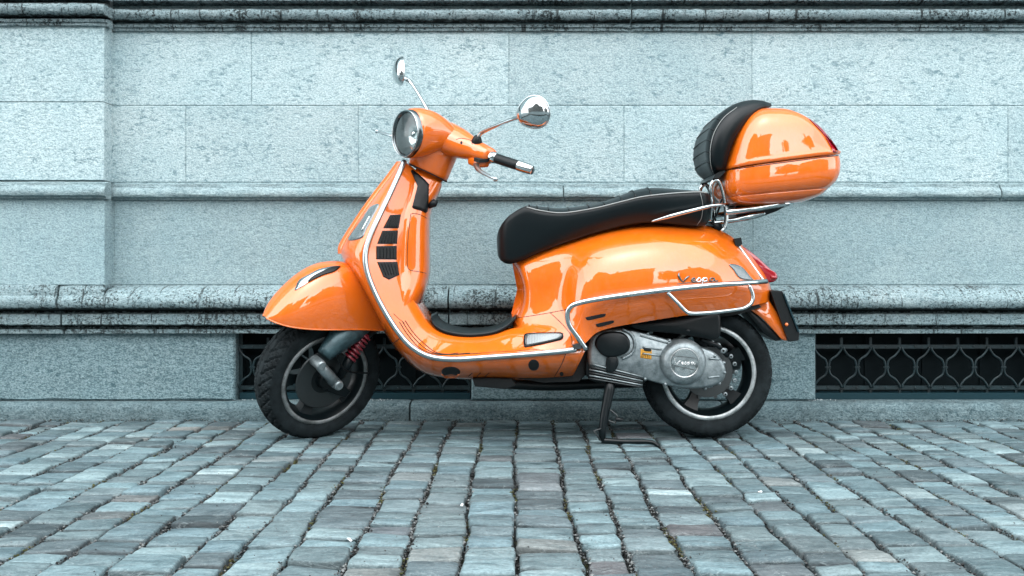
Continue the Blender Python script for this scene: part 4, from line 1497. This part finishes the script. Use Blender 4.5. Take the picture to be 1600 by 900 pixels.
# dark inner wheel well and under-tray
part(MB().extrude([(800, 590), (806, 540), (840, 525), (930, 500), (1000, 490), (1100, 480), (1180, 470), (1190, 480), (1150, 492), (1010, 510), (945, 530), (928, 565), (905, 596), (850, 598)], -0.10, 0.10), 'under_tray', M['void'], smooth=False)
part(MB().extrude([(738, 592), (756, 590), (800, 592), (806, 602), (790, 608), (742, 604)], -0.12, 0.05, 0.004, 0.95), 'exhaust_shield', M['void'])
part(MB().tube([P(780, 598, 0.02), P(860, 602, 0.06), P(960, 598, 0.12), P(1060, 596, 0.15)], 0.02, 10, 20), 'exhaust_pipe', M['blackmetal'])
part(MB().lathe([(0, -.20), (.05, -.20), (.062, -.19), (.066, -.15), (.066, .12), (.058, .17), (.02, .185)], (P(1080, 0, .17).x, 0.17, 0.255), (1, 0, 0.12), 24), 'exhaust_muffler', M['blackmetal'])
# centre stand
std = group('centre_stand', None, 'black folding stand under the engine')
part(MB().tube([P(955, 585, -0.12), P(952, 610, -0.13), P(945, 645, -0.145), P(941, 672, -0.15), P(941, 688, -0.15)], [0.019, 0.018, 0.015, 0.013, 0.012], 10), 'stand_leg', M['blackmetal'], std)
part(MB().tube([P(955, 585, 0.12), P(952, 610, 0.13), P(945, 645, 0.145), P(941, 665, 0.15), P(941, 668, 0.15)], [0.017, 0.015, 0.012, 0.012, 0.012], 10), 'stand_leg', M['blackmetal'], std)
part(MB().tube([P(945, 648, -0.145), P(945, 640, 0.145)], 0.010, 8), 'stand_crossbar', M['blackmetal'], std)
part(MB().tube([P(940, 688, -0.15), P(975, 690, -0.165), P(1012, 690, -0.178), P(1024, 693, -0.185), P(1030, 699, -0.19)], [0.010, 0.009, 0.008, 0.007, 0.006], 8, 24), 'stand_pedal', M['blackmetal'], std)
part(MB().tube([P(953, 640, -0.155), P(964, 650, -0.158), P(961, 660, -0.158), P(951, 657, -0.155)], 0.003, 6, 16), 'spring_hook', M['disc'], std)
part(MB().tube([P(942, 669, -0.158), P(928, 673, -0.162), P(938, 688, -0.162)], 0.003, 6), 'stand_hook', M['disc'], std)
part(MB().tube([P(962, 655, -0.158), P(973, 656, -0.158)], [0.008, 0.006], 8), 'rubber_stop', M['blackmetal'], std)

# --- handlebar cowl, lamp, controls (turned left)
hb = group('handlebar')
PO = [(-0.389, 1.068, .0795, .0785), (-0.376, 1.069, .0855, .0840), (-0.345, 1.071, .0885, .0830), (-0.305, 1.072, .088, .0730), (-0.265, 1.065, .086, .0590),
      (-0.232, 1.053, .084, .0440), (-0.20, 1.042, .078, .0330), (-0.175, 1.036, .062, .0230), (-0.160, 1.033, .03, .0110)]
ring = []
for x, zc, hy, hz in PO:
    s = []
    for k in range(36):
        q = 2 * math.pi * k / 36
        c_, s_ = math.cos(q), math.sin(q)
        e = 2 / 2.3
        s.append((x + 0.10 * hz * s_, hy * abs(c_) ** e * (1 if c_ > 0 else -1), zc + hz * abs(s_) ** e * (1 if s_ > 0 else -1)))
    ring.append(s)
cowl = part(MB(True).grid(list(cr_at(np.array(ring), 5)), closed_v=True, cap1=True), 'handlebar_cowl', M['orange'], hb)
AR = [(0.02, -0.250, 1.052, .078, .058), (0.07, -0.240, 1.048, .070, .051), (0.11, -0.225, 1.041, .057, .043), (0.15, -0.208, 1.036, .042, .0345), (0.185, -0.197, 1.031, .036, .031), (0.205, -0.191, 1.029, .031, .027), (0.211, -0.189, 1.028, .024, .020)]
for s in (-1, 1):
    ring = []
    for yy, x, zc, hx, hz in AR:
        ring.append([(x + hx * math.cos(q), s * yy, zc + hz * math.sin(q)) for q in [2 * math.pi * k / 24 for k in range(24)]])
    part(MB(True).grid(list(cr_at(np.array(ring), 5)), closed_v=True, cap0=True, cap1=True), 'cowl_arm', M['orange'], hb)
    d0, d1 = Vector((-0.189, s * 0.215, 1.028)), Vector((-0.135, s * 0.372, 1.017))
    L = (d1 - d0).length
    ax = (d1 - d0).normalized()
    part(MB(True).lathe([(.012, -.004), (.0185, -.004), (.0195, .004), (.0195, .014), (.017, .018)], d0, ax, 24), 'grip_collar', M['chrome'], hb, auto=40)
    gprof = [(.0165, .016)] + [(.0168 + (0.0006 if k % 2 else 0), .02 + k * 0.004) for k in range(21)] + [(.0165, .108)]
    part(MB(True).lathe(gprof, d0, ax, 24), 'grip', M['vinyl'], hb)
    part(MB(True).lathe([(.0165, .108), (.0185, .110), (.0185, .128), (.017, .150), (.0155, L - .002), (.013, L), (.0, L)], d0, ax, 24), 'bar_end', M['chrome'], hb, auto=40)
    lv = part(MB(True).tube([(-0.222, s * .175, 1.000), (-0.250, s * .215, .998), (-0.277, s * .270, .998), (-0.286, s * .330, .997), (-0.289, s * .366, .996)], [.012, .0105, .009, .0075, .0062], 8, 24, flat=0.75), 'brake_lever', M['bead'], hb)
    part(MB(True).lathe([(0, -.0085), (.0055, -.0065), (.0085, 0), (.0055, .0065), (0, .0085)], (-0.289, s * .373, .996), (0, 1, 0), 12), 'lever_ball', M['bead'], lv)
    sw = part(MB(True).box((-0.213, s * .175, 1.003), (0.055, 0.062, 0.030)), 'switch_housing', M['orange'], hb)
    bv = sw.modifiers.new('b', 'BEVEL')
    bv.width = 0.01
    bv.segments = 3
    part(MB(True).box((-0.222, s * .200, 1.016), (0.040, 0.030, 0.012)), 'lever_gap', M['void'], sw, smooth=False)
    # mirror
    mi = group('mirror', None, 'chrome mirror on the near handlebar' if s < 0 else 'chrome mirror on the far handlebar')
    part(MB(True).lathe([(.019, -.004), (.019, .004), (.014, .016), (.0095, .022)], (-0.211, s * .150, 1.066), (0.05, s * 0.1, 1), 20), 'stem_boot', M['black'], mi, auto=40)
    part(MB(True).tube([(-0.209, s * .151, 1.078), (-0.203, s * .157, 1.096), (-0.199, s * .180, 1.112), (-0.190, s * .26, 1.155), (-0.183, s * .333, 1.188), (-0.190, s * .362, 1.197), (-0.198, s * .385, 1.206)], [.0072, .0072, .0066, .006, .006, .008, .010], 8, 34), 'stem', M['chrome'], mi)
    hc = Vector((-0.185, s * .402, 1.216))
    OUT = []
    for k in range(40):
        q = 2 * math.pi * k / 40
        rx, rz = 0.058, 0.055
        u, v = math.cos(q), math.sin(q)
        # teardrop: pointed towards the stem (inner lower corner)
        d_ = max(0, math.cos(q - math.radians(205)))
        f = 1 + 0.16 * d_ ** 4 - 0.10 * max(0, math.cos(q - math.radians(150))) ** 2 - 0.12 * max(0, math.cos(q - math.radians(262))) ** 2
        OUT.append((u * rx * f, v * rz * f))
    toe = math.radians(20) * s
    TM = lambda x, y, z: (hc.x + (x - hc.x) * math.cos(toe) + (y - hc.y) * math.sin(toe), hc.y - (x - hc.x) * math.sin(toe) + (y - hc.y) * math.cos(toe), z)
    rows = []
    for k in range(7):
        q = k / 6 * math.pi / 2
        f, dx = math.sin(q), -0.030 * math.cos(q)
        rows.append([TM(hc.x + dx + 0.04 * v * f, hc.y + s * u * max(f, .001), hc.z + v * max(f, .001)) for u, v in OUT])
    sh = MB(True).grid(rows, closed_v=True)
    part(sh, 'mirror_shell', M['chrome'], mi)
    edge = [TM(hc.x + 0.04 * v, hc.y + s * u, hc.z + v) for u, v in OUT]
    part(MB(True).tube(edge, 0.0035, 6, closed=True), 'mirror_rim', M['chrome'], mi)
    part(MB(True).grid([edge], closed_v=True, cap0=True), 'mirror_glass', M['mirror'], mi)
# lower neck of the cowl
NK = [((-0.372, 1.02), (-0.165, 1.03), .070), ((-0.368, 0.985), (-0.195, 0.975), .072), ((-0.366, 0.960), (-0.228, 0.897), .070)]
ring = []
for f, r, wd in NK:
    ring.append([(f[0] + (r[0] - f[0]) * (math.cos(q) + 1) / 2, wd * math.sin(q), f[1] + (r[1] - f[1]) * (math.cos(q) + 1) / 2) for q in [2 * math.pi * k / 32 for k in range(32)]])
nk = part(MB(True).grid(list(cr_at(np.array(ring), 6)), closed_v=True, cap1=True), 'cowl_neck', M['orange'], hb)
bot = ring[-1]
part(MB(True).tube([(a * 1.0, b * .985, c - .002) for a, b, c in bot], 0.0022, 6, closed=True), 'neck_gap', M['seam'], hb)
part(MB().tube([P(676, 262, 0), P(663, 290, 0), P(655, 310, 0)], 0.052, 20), 'steering_column', M['orange'])
# screw recess on the cowl
cbv = bvh_of(*[o for o in hb.children if o.name.startswith(('handlebar_cowl', 'cowl_arm'))])
part(patch(cbv, [(719, 223 + 0), (721, 220.5), (723, 223), (721, 225.5)], 0.001, 0.002, 16), 'cowl_screw', M['void'], hb)
part(line_on(cbv, [(713, 218), (720, 216), (735, 219), (738, 226)], 0.0012, 0.0, 14), 'cowl_crease', M['seam'], hb)
# headlamp
hl = group('headlamp')
hc = Vector((-0.389, 0, 1.068))
ax = Vector((-1, 0, 0.10)).normalized()
part(MB(True).lathe([(.0805, -.012), (.0825, 0), (.081, .010), (.0775, .016), (.0735, .016), (.0715, .010), (.071, -.004)], hc, ax, 64), 'lamp_bezel', M['badge'], hl)
part(MB(True).lathe([(.0768, .0168), (.0785, .0185), (.080, .0155), (.0785, .013)], hc, ax, 64), 'bezel_ring', M['chrome'], hl)
bowl = []
for k in range(13):
    f = k / 12
    bowl.append((.0695 * f + 0.002, -.060 + .066 * f * f))
part(MB(True).lathe(bowl[::2], hc, ax, 18, cap0=True), 'lamp_reflector', M['reflector'], hl, smooth=False)
part(MB(True).lathe([(0, -.012), (.010, -.014), (.013, -.020), (.013, -.055)], hc, ax, 20), 'bulb_shield', M['chrome'], hl)
part(MB(True).lathe([(0, .028), (.02, .0265), (.04, .0225), (.058, .0165), (.0715, .010)], hc, ax, 48), 'lamp_glass', M['glass'], hl)

# --- luggage rack and top case
rk_ = group('luggage_rack', None, 'chrome tube luggage rack behind the seat')
for s in (1, -1):
    pts = [P(1127, 362, -.10), P(1133, 354, -.10), P(1135, 335, -.10), P(1131, 305, -.10), P(1126, 288, -.10), P(1120, 281, -.10), P(1113, 285, -.10), P(1111, 297, -.10), P(1112, 320, -.09), P(1110, 345, -.08)]
    part(MB().tube([(p.x, p.y * s, p.z) for p in pts], 0.0072, 10, 60), 'rack_upright', M['chrome'], rk_)
    pts = [P(1018, 346, -.165), P(1050, 337, -.178), P(1085, 328, -.182), P(1110, 322, -.175), P(1128, 320, -.15), P(1137, 320, -.10)]
    part(MB().tube([(p.x, p.y * s, p.z) for p in pts], [.004, .010, .010, .009, .008, .007], 10, 40, flat=0.7), 'grab_rail', M['chrome'], rk_)
    pts = [P(1134, 332, -.105), P(1150, 330, -.11), P(1180, 325.5, -.115), P(1215, 320, -.115), P(1230, 318, -.10), P(1236, 318, -.07)]
    part(MB().tube([(p.x, p.y * s, p.z) for p in pts], 0.0105, 10, 40), 'rack_tube', M['chrome'], rk_)
    pts = [P(1134, 345, -.10), P(1150, 343, -.09), P(1172, 338, -.09), P(1195, 333, -.08)]
    part(MB().tube([(p.x, p.y * s, p.z) for p in pts], [0.008, 0.009, 0.012, 0.006], 10, 30), 'rack_brace', M['chrome'], rk_)
    pts = [P(1112, 350, -.085), P(1122, 330, -.09), P(1128, 310, -.095)]
    part(MB().tube([(p.x, p.y * s, p.z) for p in pts], 0.0035, 8, 20), 'rack_stay', M['blackmetal'], rk_)
part(MB().extrude([(1146, 329), (1150, 322), (1225, 316), (1234, 319), (1214, 330), (1180, 342), (1155, 346)], -0.08, 0.08, 0.006, 0.94), 'rack_plate', M['blackmetal'], rk_)
part(MB().extrude([(1110, 346), (1128, 350), (1130, 362), (1118, 358)], -0.06, 0.06, 0.004, 0.9), 'rack_foot', M['blackmetal'], rk_)


def case_rings(rows, nexp=4.2, n=64, sub=4):
    ring = []
    for f, r, wd in rows:
        s = []
        for k in range(n):
            q = 2 * math.pi * k / n
            c_, s_ = math.cos(q), math.sin(q)
            e = 2 / nexp
            u = abs(c_) ** e * (1 if c_ > 0 else -1)
            v = abs(s_) ** e * (1 if s_ > 0 else -1)
            p = P(*lerp(f, r, (u + 1) / 2), -0.11)
            s.append((p.x, v * wd * (1 - 0.10 * max(0, u) ** 2 - 0.04 * max(0, -u) ** 2), p.z))
        ring.append(s)
    return list(cr_at(np.array(ring), sub))


tc = group('top_case', None, 'orange top case with black padded backrest and red reflector')
lid = part(MB().grid(case_rings([((1131, 265.5), (1315, 241.5), .207), ((1130.5, 261.5), (1315.5, 237), .210), ((1132, 255), (1311, 233.5), .207), ((1135, 243), (1303, 225), .2055), ((1143, 217), (1290, 207), .202), ((1154, 196), (1275, 193), .192),
                                 ((1167, 180.5), (1258, 181), .170), ((1182, 170.5), (1240, 171), .128), ((1195, 166), (1226, 166), .07), ((1205, 165), (1216, 165), .02)]), closed_v=True, cap0=True, cap1=True), 'case_lid', M['orange'], tc)
base = part(MB().grid(case_rings([((1133, 267), (1313.5, 243.5), .203), ((1132, 270), (1315, 250), .205), ((1132, 287), (1315, 266), .206), ((1134, 299), (1310, 281), .201), ((1138, 306), (1301, 291), .190), ((1140, 308.5), (1297, 294.5), .180),
                                  ((1141, 311), (1295, 297), .180), ((1147, 317), (1285, 305), .168), ((1160, 321), (1262, 314), .130), ((1180, 322), (1240, 318), .06)]), closed_v=True, cap0=True, cap1=True), 'case_base', M['orange'], tc)
tbv = bvh_of(lid, base)
part(line_on(tbv, [(1133, 266.5), (1150, 264), (1200, 257), (1250, 250.5), (1300, 244), (1312, 243)], 0.0016, 0.0, 50), 'case_seam', M['seam'], tc)
# reflector over the back of the lid
rows = []
for (a, b), wd in zip([(1264, 187), (1275, 196), (1288, 210), (1299, 224), (1308, 236.5)], [.13, .15, .165, .172, .175]):
    r_ = []
    for k in range(17):
        q = -1 + k / 8
        p = P(a, b, -0.11)
        e = abs(q)
        r_.append((p.x + 0.001 - 0.018 * e ** 3, q * wd, p.z + 0.001 - 0.004 * e ** 3))
    rows.append(r_)
crf = part(MB().grid(list(cr_at(np.array(rows), 4))), 'case_reflector', M['redlens'], tc)
part(patch(tbv, [(1264, 186.5), (1275, 194), (1290, 208.5), (1302, 223), (1309.5, 236), (1307, 238), (1301.5, 237), (1295, 222), (1283, 206), (1271, 193.5)], 0.003, 0.006, 60), 'reflector_side', M['redlens'], crf)
# backrest pad
PD = [((1113, 275), (1124, 271), .10), ((1104, 257), (1130, 263), .145), ((1101, 232), (1135, 240), .165), ((1106, 205), (1143, 217), .170), ((1121, 181), (1157, 194), .165), ((1144, 164), (1172, 178), .150), ((1170, 156), (1186, 169), .125), ((1190, 156.5), (1197, 166), .095), ((1205, 161.5), (1206, 165), .05)]
half = []
pp_ = []
for o, i, wd in PD:
    f = lambda t, yy: P(*lerp(o, i, t), -yy * wd)
    c0 = P(*o, -0.06)
    half.append([Vector((c0.x, 0, c0.z)), Vector((c0.x, -wd * .4, c0.z)), f(.06, .72), f(.22, .87), f(.42, .96), f(.66, 1.0), f(.88, .98), f(1.12, .92), Vector((f(1.25, 0.8).x, 0, f(1.25, .8).z))])
    pp_.append(f(.26, .90))
A_ = cr_at(np.array([[tuple(p) for p in r] for r in mirror_sections(half)]), 6)
pad = part(MB().grid(list(A_), closed_v=True, cap0=True, cap1=True), 'backrest_pad', M['vinyl'], tc)
for s in (1, -1):
    part(MB().tube([(p.x, (p.y - .001) * s, p.z) for p in pp_[0:6]], 0.0011, 6, 50), 'piping', M['piping'], pad)
for k in range(5):
    i = 7 + k * 4
    r = A_[i]
    pts = [tuple(np.array(q) + (-.001, 0, 0)) for q in list(r[1:4])[::-1] + [r[0]] + [np.array((q[0], -q[1], q[2])) for q in r[1:4]]]
    part(MB().tube(pts, 0.0017, 6), 'pad_rib', M['vinyl'], pad)
part(MB().extrude([(1118, 272), (1130, 264), (1134, 268), (1124, 278), (1114, 279)], -0.12, 0.12), 'pad_bracket', M['blackmetal'], tc, smooth=False)
# ------------------------------------------------------------------ across the street (seen as reflections in paint and chrome; outermost pair added to cut low light)
def house(x0, x1, y0, h, rh, label, gable):
    t = thing('house', label, 'house')
    MB().box(((x0 + x1) / 2, y0 - 4, h / 2), (x1 - x0, 8, h)).build('wall', M['render_wall'], t, smooth=False)
    xm = (x0 + x1) / 2
    if gable:
        V = [(x0 - .3, y0 + .3, h), (x1 + .3, y0 + .3, h), (xm, y0 + .3, h + rh), (x0 - .3, y0 - 8, h), (x1 + .3, y0 - 8, h), (xm, y0 - 8, h + rh)]
        Fc = [(0, 1, 2), (3, 5, 4), (0, 2, 5, 3), (1, 4, 5, 2), (0, 3, 4, 1)]
    else:
        V = [(x0 - .3, y0 + .3, h), (x1 + .3, y0 + .3, h), (x1 + .3, y0 - 4, h + rh), (x0 - .3, y0 - 4, h + rh), (x0 - .3, y0 - 8.3, h), (x1 + .3, y0 - 8.3, h)]
        Fc = [(0, 1, 2, 3), (3, 2, 5, 4), (0, 3, 4), (1, 5, 2), (0, 4, 5, 1)]
    rf = MB().add(V, Fc).build('roof', M['roof'], t, smooth=False)
    MB().box((x0 + (x1 - x0) * 0.3, y0 - 3.2, h + rh * 0.75 + .5), (0.7, 0.7, 1.9)).build('chimney', M['render_wall'], rf, smooth=False)
    nw = max(2, int((x1 - x0) / 2.0))
    for fl in range(int(h // 3)):
        for k in range(nw):
            xk = x0 + (x1 - x0) * (k + .5) / nw
            wn = MB().box((xk, y0 + .03, 1.7 + fl * 3), (1.0, 0.1, 1.5)).build('window', M['piping'], t, smooth=False)
            for s in (-1, 1):
                MB().box((xk + s * .23, y0 + .085, 1.7 + fl * 3), (0.40, 0.02, 1.3)).build('pane', M['void'], wn, smooth=False)
    return t


def tree(x, y, h, r, label, seed):
    t = thing('tree', label, 'tree')
    rr = random.Random(seed)
    MB().tube([(x, y, -.04), (x + .1, y, h * .3), (x - .05, y, h * .6)], [0.22, 0.16, 0.06], 8).build('trunk', M['bark'], t)
    V, Fc = [], []
    for k in range(2600):
        q = Vector((rr.gauss(0, 1), rr.gauss(0, 1), rr.gauss(0, 1))).normalized() * (rr.random() ** 0.4)
        lob = 1 + 0.25 * math.sin(q.x * 5 + seed) * math.cos(q.z * 6)
        c = Vector((x + q.x * r * lob, y + q.y * r * lob, h * .68 + q.z * h * .34 * lob))
        s = rr.uniform(.08, .2)
        a, b = Vector((rr.gauss(0, 1), rr.gauss(0, 1), rr.gauss(0, 1))).normalized(), Vector((rr.gauss(0, 1), rr.gauss(0, 1), rr.gauss(0, 1))).normalized()
        k0 = len(V)
        V += [c + a * s, c + b * s, c - a * s, c - b * s]
        Fc.append((k0, k0 + 1, k0 + 2, k0 + 3))
    raw('crown', V, Fc, M['leaf'], t, smooth=False)


house(-15.5, -5.5, -16, 9.6, 3.4, 'tall gabled house across the street, mirrored in the orange paint', True)
house(-5.5, 3.0, -17, 7.4, 2.2, 'lower house across the street, mirrored in the orange paint', False)
house(10, 18, -16, 6.4, 3.0, 'small gabled house across the street, mirrored in the tail of the scooter', True)
house(-27, -15.5, -16, 7.5, 2.4, 'long house across the street beyond the gabled one', False)
tree(5.0, -15.0, 4.4, 1.5, 'leafy tree across the street between two houses', 2)
tree(8.2, -16.5, 3.8, 1.3, 'small leafy tree across the street beside the gabled house', 5)
house(18.4, 31, -16, 8.0, 2.6, 'long unseen house added across the street at the far right', False)  # added to block low light from the open street end
house(-41, -27.4, -16, 8.6, 2.6, 'tall unseen house added across the street at the far left', True)  # unseen too, put in to keep low light from under the scooter
